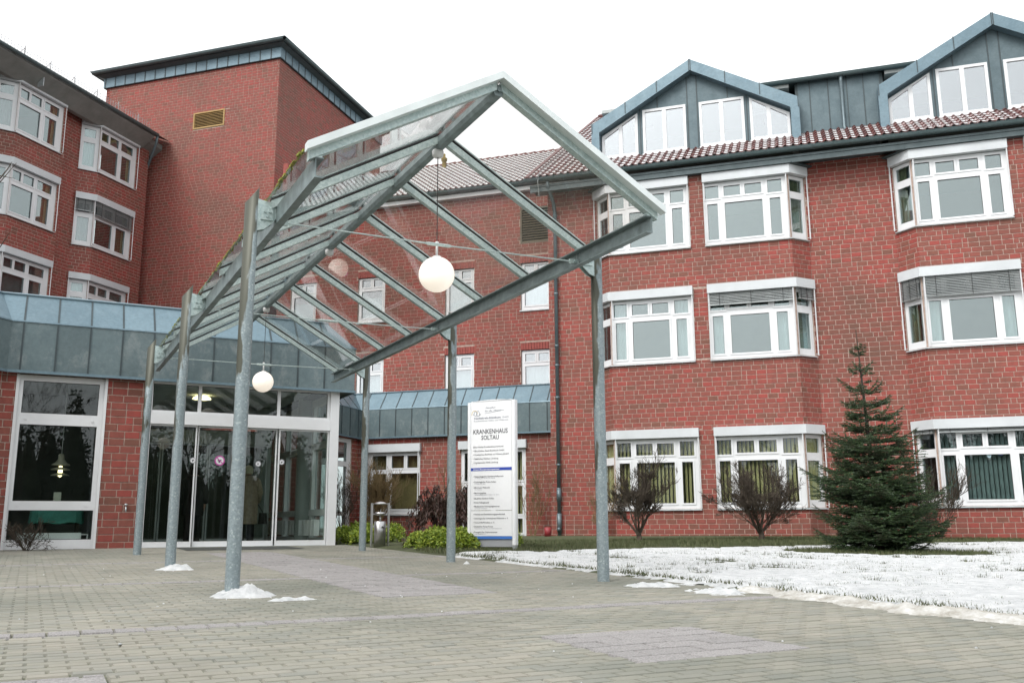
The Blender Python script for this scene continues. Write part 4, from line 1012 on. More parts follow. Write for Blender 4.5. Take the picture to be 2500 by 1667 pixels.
# cafe interior: pendant, table with cloth, radiator, menu card
lamp = thing('pendant_lamp', 'tiered white pendant lamp hanging inside the cafe window', 'lamp', FE(.44, .85, -1.1))
mb = MB(); p = FE(.44, .85, -1.1); mb.tube([p+V((0, 0, .42)), p+V((0, 0, 1.75))], .006, 5); mb.build('cord', mWHITE, lamp)
mb = MB(); mb.lathe(p, [(.03, .44), (.05, .42), (.055, .34), (.10, .28), (.15, .25), (.155, .23), (.06, .235)], 20); mb.lathe(p, [(.05, .2), (.155, .165), (.16, .15), (.06, .155)], 20); mb.lathe(p, [(.05, .10), (.15, .065), (.155, .05), (.06, .055)], 20); mb.build('tiered_shade', mat('lamp_shade', (.45, .42, .33), .5), lamp, True)
mb = MB(); mb.lathe(p, [(.0, .02), (.035, .05), (.04, .12), (.03, .22), (.0, .23)], 12); mb.build('bulb', mLAMPON, lamp, True)
tb = thing('cafe_table', 'table under a teal cloth just inside the cafe window', 'table', FE(.44, -.35, -.85))
mb = MB(); n = 26; pts = []
for k in range(n):
    a = 2*math.pi*k/n; ca, sa = math.cos(a), math.sin(a); e = 1/max(abs(ca), abs(sa)); pts.append((.41*ca*min(e, 1.25), .36*sa*min(e, 1.25), .02*math.sin(7*a)))
vs = [FE(.44+x, .36, -.85+y) for x, y, z in pts]+[FE(.44+x*(1.04+z), .07+z, -.85+y*(1.04+z)) for x, y, z in pts]
mb.add(vs, [tuple(range(n))]+[(k, (k+1) % n, n+(k+1) % n, n+k) for k in range(n)]); mb.build('cloth', mTEAL, tb)
for x in (-.33, .33):
    for y in (-.28, .28):
        mb = MB(); mb.bar(FE(.44+x, -.35, -.85+y), FE(.44+x, .34, -.85+y), .04, .04); mb.build('leg', mBARK, tb)
mb = MB(); mb.box(FE, -.15, .82, -.21, -.09, -.28, -.16); 
for k in range(12): mb.box(FE, -.14+k*.08, -.09+k*.08, -.20, -.10, -.165, -.15)
mb.tube([FE(.82, -.12, -.2), FE(.92, -.12, -.2), FE(.92, -.3, -.2)], .012, 6); one('radiator', mb, mWHITE, 'low white radiator below the cafe window pane', 'radiator')
mb = MB(); mb.box(FE, .36, .48, .42, .60, -.75, -.74); one('menu_card', mb, mat('card', (.55, .54, .45), .7, var=.1, scale=30), 'small pale menu card standing on the cafe table', 'card')

# ================================================================ CANOPY
can = thing('entrance_canopy', 'galvanised steel and glass gabled canopy over the path to the doors', 'canopy', gdc(3.155, 11.2))
DP, DB, DR = (1.453, 4.858), (1.653, 4.658), 3.155
CPOST = (7.6, 11.2, 14.8); RC = [6.38+1.19*k for k in range(9)]
def P3(d, c, z): x, y = dc(d, c); return V((x, y, z))
zt = lambda d: 3.59-.577*abs(d-DR)              # top of the rafters
for c in CPOST:
    for si, d in enumerate(DP):
        b = gdc(d, c, -.03); mb = MB(); n = 16; r_ = .0575
        top = []
        for k in range(n):
            a = 2*math.pi*k/n; dd = r_*math.cos(a); cc = r_*math.sin(a); inn = dd*(1 if si == 0 else -1)
            top.append(P3(d+dd, c+cc, 2.72+inn*1.1+.03*max(0, inn/r_)))
        bot = [P3(d+r_*math.cos(2*math.pi*k/n), c+r_*math.sin(2*math.pi*k/n), b.z) for k in range(n)]
        mid_ = [[P3(d+r_*math.cos(2*math.pi*k/n), c+r_*math.sin(2*math.pi*k/n), b.z+(2.6-b.z)*f) for k in range(n)] for f in (.33, .66)]
        rings = [bot]+mid_+[top]
        mb.add([p for rg in rings for p in rg], [(i*n+k, i*n+(k+1) % n, (i+1)*n+(k+1) % n, (i+1)*n+k) for i in range(3) for k in range(n)]+[tuple(3*n+k for k in range(n))])
        o = mb.build('post', mPOST, can, True)
        for pl in o.data.polygons:
            if len(pl.vertices) > 4: pl.use_smooth = False
        # bracket plates and bolts between post and beam
        s_ = 1 if si == 0 else -1; mb = MB(); Fb = Fr(dc(d, c), (q*s_, q*s_), (q, -q))
        for w_ in (-.03, .03): mb.plate(Fb, [(.04, 2.42), (.10, 2.44), (.17, 2.50), (.21, 2.56), (.21, 2.66), (.15, 2.68), (.04, 2.70)], [], w_-.005, w_+.005)
        mb.box(Fb, .07, .17, 2.52, 2.63, -.05, .05)
        for u, v in ((.10, 2.59), (.14, 2.59), (.12, 2.55)): mb.tube([Fb(u, v, -.065), Fb(u, v, .065)], .011, 6)
        mb.build('bracket', mGALV, can)
for si, d in enumerate(DB):
    s_ = 1 if si == 0 else -1; mb = MB(); A_ = 6.36; B_ = 16.02
    prof = [(0, 2.50), (s_*.065, 2.50), (s_*.065, 2.512), (s_*.010, 2.514), (s_*.010, 2.646), (s_*.065, 2.648), (s_*.065, 2.66), (0, 2.66)]
    n = len(prof); mb.add([P3(d+x, c, z) for c in (A_, B_) for x, z in prof], [(k, (k+1) % n, n+(k+1) % n, n+k) for k in range(n)]+[tuple(range(n)), tuple(range(2*n-1, n-1, -1))])
    mb.build('beam', mGALVSHADE, can)
mb = MB(); n = 6; prof = [(-.045, 3.56), (-.05, 3.50), (-.03, 3.462), (.03, 3.462), (.05, 3.50), (.045, 3.56)]
mb.add([P3(DR+x, c, z) for c in (6.36, 16.0) for x, z in prof], [(k, (k+1) % n, n+(k+1) % n, n+k) for k in range(n)]+[tuple(range(n)), tuple(range(2*n-1, n-1, -1))])
mb.tube([P3(DR, 6.34, 3.515), P3(DR, 6.37, 3.515)], .022, 12); mb.build('ridge_beam', mGALVSHADE, can)
for c in RC:
    for s_ in (-1, 1):
        mb = MB(); de = DR+s_*1.55; wd = .055 if c > 6.4 else .07
        pr = [(DR+s_*.02, zt(DR)-.012, -.072), (de, zt(de)-.001, -.072)]
        vs = [P3(d, c+e, z+o_) for d, z, h in pr for e in (-wd/2, wd/2) for o_ in (0, h)]
        mb.add(vs, ((0, 1, 3, 2), (4, 6, 7, 5), (0, 4, 5, 1), (2, 3, 7, 6), (0, 2, 6, 4), (1, 5, 7, 3)))
        db = DB[0]+.03 if s_ < 0 else DB[1]-.03
        mb.bar(P3(db, c, 2.655), P3(db, c, zt(db)-.06), .045, .045, 0, V((q, q, 0)))
        r_ = mb.build('rafter', mGALV, can)
        t = MB(); t.bar(P3(DR+s_*.03, c, zt(DR)+.004), P3(de, c, zt(de)+.008), .066, .012, 0, V((0, 0, 1))); t.build('gasket', mBLACK, r_)
        t = MB(); t.bar(P3(DR+s_*.03, c, zt(DR)+.026), P3(de, c, zt(de)+.030), .05, .012, 0); t.build('pressure_bar', mGALV, r_)
for s_ in (-1, 1):                                  # bright flashing on the front gable edge
    de = DR+s_*1.585; mb = MB()
    vs = [P3(d, c, z) for d, z0 in ((DR, zt(DR)), (de, zt(de))) for c in (6.265, 6.345) for z in (z0+.055, z0-.008)]
    mb.add(vs, ((0, 1, 3, 2), (4, 6, 7, 5), (0, 4, 5, 1), (2, 3, 7, 6), (0, 2, 6, 4), (1, 5, 7, 3))); mb.build('front_flashing', mCAP, can)
for k in range(8):
    for s_ in (-1, 1):
        a, b = RC[k]+.012, RC[k+1]-.012; de = DR+s_*1.60; mb = MB()
        vs = [P3(d, c, z+o_) for d, z in ((DR+s_*.02, zt(DR)+.004), (de, zt(de)+.012)) for c in (a, b) for o_ in (0, .01)]
        mb.add(vs, ((0, 1, 3, 2), (4, 6, 7, 5), (0, 4, 5, 1), (2, 3, 7, 6), (0, 2, 6, 4), (1, 5, 7, 3))); g = mb.build('glass_pane', mCANGL, can)
        mo = MB(); rr = random.Random(k*3+s_); c = a
        while c < b:
            L_ = rr.uniform(.03, .10); h = rr.uniform(.006, .022); dd = de-s_*rr.uniform(.01, .03)
            mo.bar(P3(dd, c, zt(dd)+.024), P3(dd+rr.uniform(-.008, .008), min(c+L_, b), zt(dd)+.024), rr.uniform(.012, .03), h); c += L_*rr.uniform(.8, 1.2)
        mo.build('moss', mMOSS, g)
mb = MB(); mb.bar(P3(DR, 6.36, zt(DR)+.04), P3(DR, 16.0, zt(DR)+.04), .10, .015); mb.build('ridge_cap', mCAP, can)
for c in CPOST:
    mb = MB(); a = P3(1.70, c, 2.53); b = P3(4.60, c, 2.555); m_ = (a+b)/2-V((0, 0, .012)); mb.tube([a, m_, b], .007, 6); mb.tube([m_-(b-a).normalized()*.13, m_-(b-a).normalized()*.1, m_+(b-a).normalized()*.1, m_+(b-a).normalized()*.13], [.008, .016, .016, .008], 8)
    for p in (a, b): mb.bar(p-(b-a).normalized()*.05, p+(b-a).normalized()*.06, .03, .045); mb.tube([p+V((0, 0, 0))-V((q, -q, 0))*.03, p+V((q, -q, 0))*.03], .012, 8)
    mb.build('tie_rod', mGALV, can)
    mb = MB(); p = P3(DR, c+.05, 3.40); mb.lathe(p, [(.0, 0), (.035, .0), (.052, .015), (.055, .06), (.05, .07)], 18); mb.build('lamp_rose', mWHITE, can, True)
def globe(c, label):
    o = thing('globe_lamp', label, 'lamp', P3(DR, c+.05, 2.26), 'opal globe pendants under the canopy')
    p = P3(DR, c+.05, 2.26); mb = MB(); mb.tube([p+V((0, 0, .30)), p+V((0, 0, 1.15))], .0045, 5); mb.build('cable', mBLACK, o)
    mb = MB(); mb.tube([p+V((0, 0, .155)), p+V((0, 0, .30))], .012, 8); mb.lathe(p+V((0, 0, .29)), [(.012, -.01), (.017, 0), (.017, .02), (.0, .03)], 10); mb.lathe(p, [(.0, .185), (.035, .175), (.04, .155)], 14); mb.build('stem', mWHITE, o, True)
    mb = MB(); mb.lathe(p, [(max(.0001, .165*math.sin(a*math.pi/18)), .165*math.cos(a*math.pi/18)) for a in range(19)], 32); mb.build('globe', mGLOBE, o, True)
globe(7.6, 'white opal globe lamp hanging from the front of the canopy ridge'); globe(14.8, 'white opal globe lamp hanging near the entrance doors')

# ================================================================ SIGN
sb = V((-5.44, 14.54, 0)); sU = V((.9905, -.1375, 0)); FSg = Fr(sb, sU[:2], (sU.y, -sU.x)); SW = .875; ST = 2.03; SB = gz(-5, 14.5)
sg = thing('hospital_sign', 'tall white hospital information totem with blue bars beside the path', 'sign', (-5, 14.5, SB))
mb = MB(); R_ = .062
def capz(u): return ST-.018+.03*(1-((u/SW-.5)*2)**2)
for a, b in ((0, R_), (SW-R_, SW)):
    t = MB(); n = 6; pr = [(a, -.06), (a, .03), (a+.015, .048), (b-.015, .048), (b, .03), (b, -.06)]
    vs = [FSg(u, z, w_) for z in (SB+.10, None) for u, w_ in pr for z in ([z] if z is not None else [capz(u)])]
    t.add(vs, [(k, (k+1) % n, n+(k+1) % n, n+k) for k in range(n)]+[tuple(range(n)), tuple(range(n, 2*n))]); t.build('side_rail', mSIGN, sg)
    t = MB(); t.box(FSg, a+.005, b-.005, SB-.05, SB+.10, -.05, .035); t.build('foot', mALU, sg)
zz = lambda y: ST-(y-395)/473.                      # photo rows -> height on the panel
def panel(y0, y1, m_, name, w_=.030):
    t = MB(); t.box(FSg, R_+.003, SW-R_-.003, zz(y1)+.0015, zz(y0)-.0015, -.05, w_); return t.build(name, m_, sg)
panel(395, 1243, mSIGN, 'panel'); panel(1245, 1437, mSIGN, 'panel'); panel(1437, 1459, mBLUE2, 'blue_bar', .032); panel(1459, 1518, mSIGNG, 'base_panel', .01)
t = MB(); t.box(FSg, R_+.003, SW-R_-.003, zz(941), zz(918), .0301, .0335); t.build('blue_bar', mBLUE, sg)
t = MB(); t.plate(FSg, [(R_, ST-.02)]+[(R_+(SW-2*R_)*k/10, capz(R_+(SW-2*R_)*k/10)) for k in range(11)]+[(SW-R_, ST-.02)], [], -.05, .03); t.build('top_edge', mSIGN, sg)
def text(body, x, y, h, m_, width=None, bold=0., shear=0., ctr=False, name='lettering', w_=.0322):
    cu = bpy.data.curves.new('t', 'FONT'); cu.body = body; cu.size = 1; cu.resolution_u = 2; cu.offset = bold; cu.shear = shear; cu.align_x = 'CENTER' if ctr else 'LEFT'
    ob = bpy.data.objects.new('t', cu); C.objects.link(ob)
    me = bpy.data.meshes.new_from_object(ob); bpy.data.objects.remove(ob); bpy.data.curves.remove(cu)
    xs_ = [v.co.x for v in me.vertices]; sx = h/.70*1.0; k = sx
    if width and xs_: k = width/(max(xs_)-min(xs_))
    u0 = (x-1068)/(1475-1068)*SW
    for v in me.vertices: p = FSg(u0+v.co.x*k, zz(y)+v.co.y*sx, w_); v.co = p
    me.materials.clear(); me.materials.append(m_); return link(name, me, sg)
pxw = lambda n_: n_/407*SW
text('KRANKENHAUS', 1265, 655, .076, mINK, pxw(295), .012, 0, True); text('SOLTAU', 1263, 701, .072, mINK, pxw(151), .012, 0, True)
text('Heidekreis-Klinikum', 1123, 538, .032, mINKG, pxw(230), .02); text('GmbH', 1367, 538, .030, mINKG, pxw(52))
text('Krankenhäuser Soltau und Walsrode', 1121, 558, .024, mINKG, pxw(297))
text('Gesundheit', 1222, 458, .028, mINKG, pxw(85), 0, .5); text('für Ihr Wohl!', 1214, 483, .028, mINKG, pxw(145), 0, .5)
mb = MB(); mb.bar(FSg(pxw(146), zz(497), .0322), FSg(pxw(317), zz(476), .0322), .004, .001, 0, FSg.N); mb.build('underline', mINKG, sg)
def arc(cx, cy, rx, ry, a0, a1, m_, th=.006, n=14):
    t = MB(); P_ = [FSg(pxw(cx-1068)+pxw(rx)*math.cos(a0+(a1-a0)*k/n), zz(cy)+pxw(ry)*math.sin(a0+(a1-a0)*k/n), .0322) for k in range(n+1)]
    for a, b in zip(P_, P_[1:]): t.bar(a, b, th, .001, 0, FSg.N)
    return t.build('logo', m_, sg)
arc(1130, 500, 26, 30, .3, 3.3, mYEL); arc(1136, 507, 14, 30, 0, math.pi, mINKG); arc(1158, 507, 13, 34, 0, math.pi, mINKG); arc(1150, 470, 42, 44, -2.5, -.6, mINKG)
rows = [(757, 'Elbe-Heide-Krankenhausverbund', 257, 0), (787, '• Elbe Kliniken Stade-Buxtehude GmbH', 265, 1), (816, '• Krankenhaus Buchholz und Winsen gGmbH', 303, 1), (848, '• Städtisches Klinikum Lüneburg', 215, 1), (878, '• Psychiatrische Klinik Lüneburg', 213, 1),
        (985, '• Nephrologische Gemeinschaftspraxis', 258, 1), (1027, '• Radiologische Praxis Soltau', 196, 1), (1070, '• MR-Praxis Walsrode', 142, 1), (1112, '• Mammographie', 110, 1), (1153, '• MediClin Klinikum Soltau', 178, 1), (1184, '• Klinik Fallingbostel', 135, 1), (1213, '• Medizinische Versorgungszentren', 225, 1),
        (1273, '• Heidekreis-Dienstleistungsgesellschaft', 270, 1), (1304, '• Onkologischer Arbeitskreis Walsrode e. V.', 298, 1), (1335, '• TumorHILFE Soltau e. V.', 182, 1), (1365, '• Deutsches Rotes Kreuz', 170, 1), (1408, '• Evangelischer Diakonieverein', 205, 1)]
for y, s_, wd, k in rows: text(s_, 1117, y+5, .024, mINK, pxw(wd), .012)
for y, s_, wd in ((998, 'Dr. Bauch | Dr. Hansen | Dr. Schmolz', 175), (1041, 'Dr. Phillips | Dr. Otter', 92), (1084, 'Dr. Heidorn', 62), (1125, 'Gemeinschaftspraxis Dr. Heldorf | Dr. Sturm', 210), (1228, 'am Heidekreis-Klinikum', 108), (1380, 'Kreisverband Soltau | Kreisverband Fallingbostel', 228), (1422, 'Soltau-Fallingbostel e. V.', 100)): text(s_, 1130, y+3, .014, mINKG, pxw(wd))
text('Unsere Kooperationspartner:', 1118, 936, .026, mSIGN, pxw(225), .015, 0, False, 'lettering', .0345)

# ================================================================ ASH BIN
bb = G_ = gdc(5.62, 16.15); bn = thing('ash_bin', 'stainless steel litter bin with ashtray hood beside the doors', 'bin', bb)
mb = MB(); mb.lathe(bb, [(.0, .0), (.105, .0), (.105, .445), (.098, .45), (.09, .43), (.0, .42)], 24); mb.build('bin_body', mSTEEL, bn, True)
for s_ in (-1, 1):
    mb = MB(); p = bb+rt*(.15*s_); mb.bar(p, p+V((0, 0, .77)), .03, .045); mb.bar(bb+rt*(.1*s_)+V((0, 0, .36)), p+V((0, 0, .36)), .03, .03); mb.bar(bb+rt*(.1*s_)+V((0, 0, .58)), p+V((0, 0, .58)), .02, .02); mb.build('upright', mSTEEL, bn)
mb = MB(); mb.lathe(bb, [(.0, .55), (.09, .555), (.095, .61), (.085, .61), (.08, .575), (.0, .57)], 24); mb.tube([bb+V((0, 0, .42)), bb+V((0, 0, .56))], .018, 8); mb.build('ashtray', mSTEEL, bn, True)
mb = MB(); mb.lathe(bb, [(.0, .80), (.07, .79), (.12, .765), (.125, .755), (.0, .76)], 24); mb.tube([bb+rt*-.15+V((0, 0, .755)), bb+rt*.15+V((0, 0, .755))], .01, 6); mb.build('hood', mSTEEL, bn, True)
mb = MB(); f_ = -fw*V((1, 1, 0)); f_.normalize(); mb.bar(bb+f_*.107+rt*.05+V((0, 0, .36)), bb+f_*.107+rt*.085+V((0, 0, .33)), .02, .02); mb.build('lock', mBLACK, bn)
p = V((-6.72, 23.9, gz(-6.7, 23.9))); mb = MB(); mb.lathe(p, [(.0, 0), (.085, 0), (.10, .26), (.09, .26), (.08, .05)], 14); o = thing('red_bucket', 'small dark red bucket on the grass by the downpipe', 'bucket', p); mb.build('pail', mRED, o, True); mb = MB(); mb.tube([p+V((-.1, 0, .25)), p+V((-.06, -.06, .31)), p+V((.06, -.06, .31)), p+V((.1, 0, .25))], .006, 5); mb.build('handle', mBLACK, o)

# ================================================================ PEOPLE IN THE LOBBY
def person(loc, head, H, label, coatm, hatm, legm, coat_to, bag=False):
    o = thing('person', label, 'person', loc); Rm = Matrix.Rotation(head, 3, 'Z'); L_ = V(loc); s_ = H/1.65
    T = lambda x, y, z: L_+Rm @ V((x*s_, y*s_, z*s_))
    vs, es, rd = [], [], []
    def nd(x, y, z, r_, prev=None):
        vs.append(tuple(T(x, y, z))); rd.append(r_*s_)
        if prev is not None: es.append((prev, len(vs)-1))
        return len(vs)-1
    pel = nd(0, 0, .90, .13); ab = nd(0, .01, 1.08, .125, pel); ch = nd(0, .0, 1.26, .135, ab); nk = nd(0, .02, 1.42, .06, ch); hb = nd(0, .03, 1.50, .075, nk); hd = nd(0, .04, 1.58, .085, hb)
    nd(0, .125, 1.53, .02, hd)                       # nose
    for sx in (-1, 1):
        nd(sx*.085, .03, 1.55, .016, hd)             # ear
        hp = nd(sx*.09, 0, .84, .095, pel); kn = nd(sx*.10, .015, .48, .06, hp); an = nd(sx*.10, -.01, .10, .042, kn); he = nd(sx*.10, .0, .04, .04, an); nd(sx*.115, .15, .03, .032, he)
        sh = nd(sx*.17, 0, 1.36, .07, ch); el = nd(sx*.24, -.02, 1.10, .048, sh); wr = nd(sx*.23, .06, .87, .032, el); pm_ = nd(sx*.225, .075, .81, .034, wr)
        for k, (fy, ln) in enumerate(((-.022, .07), (-.007, .085), (.009, .08), (.023, .062))):
            f1 = nd(sx*.222, .078+fy, .79-.015, .0095, pm_); f2 = nd(sx*.215, .085+fy, .79-.015-ln*.55, .009, f1); nd(sx*.20, .09+fy, .79-.015-ln, .008, f2)
        t1 = nd(sx*.205, .11, .80, .010, pm_); nd(sx*.195, .125, .765, .009, t1)
    me = bpy.data.meshes.new('body'); me.from_pydata(vs, es, [])
    b = link('body', me, o)
    md = b.modifiers.new('skin', 'SKIN')
    for k, r_ in enumerate(rd): me.skin_vertices[0].data[k].radius = (r_, r_); me.skin_vertices[0].data[k].use_root = (k == 0)
    b.modifiers.new('sub', 'SUBSURF').levels = 1; me.materials.append(mSKIN)
    def shell(name, prof, m_, nn=22):
        t = MB(); vs_ = []
        for z, rx, ry, cy in prof:
            for k in range(nn):
                a = 2*math.pi*k/nn; wv = 1+.03*math.sin(5*a+z*3); vs_.append(T(rx*wv*math.cos(a), cy+ry*wv*math.sin(a), z))
        t.add(vs_, [(i*nn+k, i*nn+(k+1) % nn, (i+1)*nn+(k+1) % nn, (i+1)*nn+k) for i in range(len(prof)-1) for k in range(nn)]+[tuple((len(prof)-1)*nn+k for k in range(nn))]); return t.build(name, m_, o, True)
    t = MB()
    for sx in (-1, 1): t.tube([T(sx*.09, 0, .86), T(sx*.1, .015, .48), T(sx*.10, 0, .07)], [.12*s_, .085*s_, .075*s_], 12)
    for sx in (-1, 1): t.tube([T(sx*.1, -.05, .035), T(sx*.105, .05, .045), T(sx*.115, .19, .03)], [.045*s_, .05*s_, .035*s_], 10)
    t.build('trousers', legm, o, True)
    shell('coat', [(coat_to, .23, .18, 0), (.7, .235, .185, 0), (.95, .22, .17, 0), (1.15, .205, .16, 0), (1.30, .225, .15, 0), (1.40, .19, .13, 0), (1.46, .10, .10, .01), (1.48, .07, .075, .02)], coatm)
    t = MB()
    for sx in (-1, 1): t.tube([T(sx*.15, 0, 1.38), T(sx*.20, -.005, 1.33), T(sx*.26, -.03, 1.10), T(sx*.245, .055, .89)], [.075*s_, .085*s_, .072*s_, .058*s_], 12)
    t.build('sleeves', coatm, o, True)
    shell('hat', [(1.50, .10, .115, .02), (1.56, .108, .125, .025), (1.62, .10, .115, .02), (1.67, .07, .08, .01), (1.69, .02, .025, .01)], hatm)
    shell('hood', [(1.36, .15, .10, -.07), (1.42, .17, .11, -.06), (1.46, .14, .09, -.05), (1.47, .07, .05, -.04)], coatm)
    if bag: t = MB(); t.tube([T(.36, 0, .42), T(.36, 0, .66)], [.10*s_, .085*s_], 8); t.tube([T(.36, .0, .66), T(.26, .05, .84)], .01, 5); t.build('bag', legm, o)
hdg = math.radians(50)
fz = -.35
p = FE(4.0, fz, -2.4); person((p.x, p.y, fz), math.radians(48), 1.56, 'person in a beige hooded coat and knit hat standing inside the glass doors', mCOAT, mHAT, mDARKCL, .42, True)
p = FE(2.95, fz, -2.5); person((p.x, p.y, fz), math.radians(20), 1.52, 'person in dark clothes behind the left door leaf', mDARKCL, mDARKCL, mDARKCL, .62)

# ================================================================ PLANTS
def grow(mb, p, d, L, r, depth, R_, nseg=4, kids=(3, 5), spread=.6, upb=.15, wob=.12, shrink=.62, n=4, minr=.0016):
    """a tapered crooked limb with side limbs"""
    pts = [V(p)]; d = V(d).normalized(); rs = [r]
    for i in range(nseg):
        d = (d+V((R_.uniform(-wob, wob), R_.uniform(-wob, wob), R_.uniform(-wob, wob)+upb*.3))).normalized()
        pts.append(pts[-1]+d*(L/nseg)); rs.append(max(minr, r*(1-.75*(i+1)/nseg)))
    mb.tube(pts, rs, n if depth > 1 else 3, cap=False)
    if depth <= 0: return
    for k in range(R_.randint(*kids)):
        t = R_.uniform(.25, 1.); i = min(nseg-1, int(t*nseg)); f = t*nseg-i; b = pts[i].lerp(pts[i+1], f)
        a = R_.uniform(0, 6.283); o = d.orthogonal().normalized(); o = (o*math.cos(a)+d.cross(o)*math.sin(a))
        nd = (d+o*spread*R_.uniform(.6, 1.4)+V((0, 0, upb))).normalized()
        grow(mb, b, nd, L*shrink*R_.uniform(.7, 1.15), max(minr, rs[i]*.62), depth-1, R_, max(2, nseg-1), kids, spread, upb, wob*1.2, shrink, n, minr)
def shrub(x, y, seed, stems, H, W_, label, m_, depth=3, r=.02, kids=(3, 5), upb=.2, name='bare_shrub', group=None, trunk=0., base=None, tilt=(0, 0), spread=.6, shrink=.62, minr=.0025):
    R_ = random.Random(seed); z = gz(x, y) if base is None else base; o = thing(name, label, 'shrub', (x, y, z), group); mb = MB(); b = V((x, y, z-.03))
    if trunk: mb.tube([b, b+V((.02, 0, trunk*.5)), b+V((0, .02, trunk))], [r*2.6, r*2.2, r*1.9], 8); b = b+V((0, 0, trunk*.8))
    for k in range(stems):
        a = 6.283*k/stems+R_.uniform(-.4, .4); t = W_*R_.uniform(.35, 1.); grow(mb, b+V((R_.uniform(-.04, .04), R_.uniform(-.04, .04), 0)), V((math.cos(a)*t+tilt[0], math.sin(a)*t+tilt[1], 1)), H*R_.uniform(.55, .85), r*R_.uniform(.7, 1.1), depth, R_, 4, kids, spread, upb, .13, shrink, 4, minr)
    mb.build('branches', m_, o); return o
shrub(-1.15, 20.9, 5, 15, 1.08, 1.25, 'broad bare clipped shrub on a short trunk left of the fir', mTWIGB, 4, .028, (4, 5), .2, trunk=.28, spread=.6, minr=.0035)
shrub(-3.55, 19.6, 9, 11, 1.0, .85, 'bare clipped shrub just right of the nearest right post', mTWIGB, 4, .026, (4, 5), .2, trunk=.22, spread=.6, minr=.0035)
shrub(2.55, 22.8, 12, 9, 1.2, .8, 'bare twiggy shrub half hidden behind the fir', mTWIG, 3, .018, (4, 6), .25, minr=.004)
shrub(-5.3, 24.1, 15, 6, 1.2, .5, 'sparse ochre twigs growing against the wall right of the downpipe', mTWIGY, 3, .013, (3, 4), .3, minr=.0045)
shrub(-11.7, 23.9, 21, 15, 1.75, .55, 'tall bare bush in front of the window behind the litter bin', mTWIGY, 3, .018, (4, 5), .35, minr=.0055)
shrub(-12.4, 23.3, 22, 9, 1.6, .5, 'slender bare bush in front of the narrow glazing in the wall corner', mTWIG, 3, .014, (3, 4), .3, minr=.005)
shrub(-7.3, 24.5, 25, 7, 1.6, .35, 'ochre twigs climbing the wall right of the sign', mTWIGY, 2, .012, (3, 5), .35, minr=.0045)
shrub(-9.5, 24.3, 27, 6, 1.7, .35, 'thin ochre twigs on the wall left of the sign', mTWIGY, 2, .012, (3, 5), .35, minr=.0045)
x, y = dc(.02, 16.9); shrub(x, y, 31, 13, .42, 1.3, 'low dark bare shrub on the paving below the cafe window', mTWIG, 3, .009, (3, 4), .1, spread=.7, minr=.003)

def leaves(mb, pts, size, R_, mi=0, dirs=None, asp=.45):
    for k, p in enumerate(pts):
        d = V((R_.gauss(0, 1), R_.gauss(0, 1), R_.gauss(0, .6)+.3)).normalized() if dirs is None else dirs[k]
        s_ = d.orthogonal().normalized(); a = R_.uniform(0, 6.283); s_ = s_*math.cos(a)+d.cross(s_)*math.sin(a); L = size*R_.uniform(.6, 1.3); n = d.cross(s_)
        p = V(p); mb.add([p, p+d*L*.5+s_*L*asp*.5+n*L*.06, p+d*L, p+d*L*.5-s_*L*asp*.5+n*L*.06], ((0, 1, 2, 3),), mi, R_.random()+.001)
def hedge(label, line, wd, h, n, seed):
    """ground-cover along a list of (d, c) points"""
    R_ = random.Random(seed); x, y = dc(*line[len(line)//2]); o = thing('low_hedge', label, 'hedge', (x, y, gz(x, y)), 'bright green ground-cover hedges'); mb = MB(); st = MB(); pts = []; m = []
    for (d0, c0), (d1, c1) in zip(line, line[1:]):
        for _ in range(int(math.hypot(d1-d0, c1-c0)*16)): f = R_.random(); m.append((d0+(d1-d0)*f+R_.uniform(-wd, wd), c0+(c1-c0)*f+R_.uniform(-wd, wd), R_.uniform(.16, .30), R_.uniform(.7, 1.12)))
    for _ in range(n):
        dd, cc, rr, hh = R_.choice(m); a = R_.uniform(0, 6.283); e = math.sqrt(R_.random()); z = math.sqrt(max(0, 1-e*e))*h*hh*R_.uniform(.72, 1.04)
        p = gdc(max(BORDER+.1, dd+rr*e*math.cos(a)), cc+rr*e*math.sin(a)); pts.append(p+V((0, 0, max(.01, z))))
    leaves(mb, pts, .058, R_); mb.build('foliage', mHEDGE, o)
    for dd, cc, rr, hh in m: st.tube([gdc(dd, cc), gdc(dd+R_.uniform(-.1, .1), cc+R_.uniform(-.1, .1), h*.7)], [.006, .003], 4)
    st.build('stems', mTWIG, o)
hedge('bright green low hedge between the litter bin and the sign', [(6.35, 15.2), (6.15, 14.8), (6.15, 14.2), (6.9, 14.75), (7.5, 14.8)], .30, .33, 32000, 3)
hedge('bright green low hedge behind the litter bin beside the white corner post', [(5.85, 18.6), (6.0, 17.75), (6.3, 17.3)], .30, .36, 16000, 4)
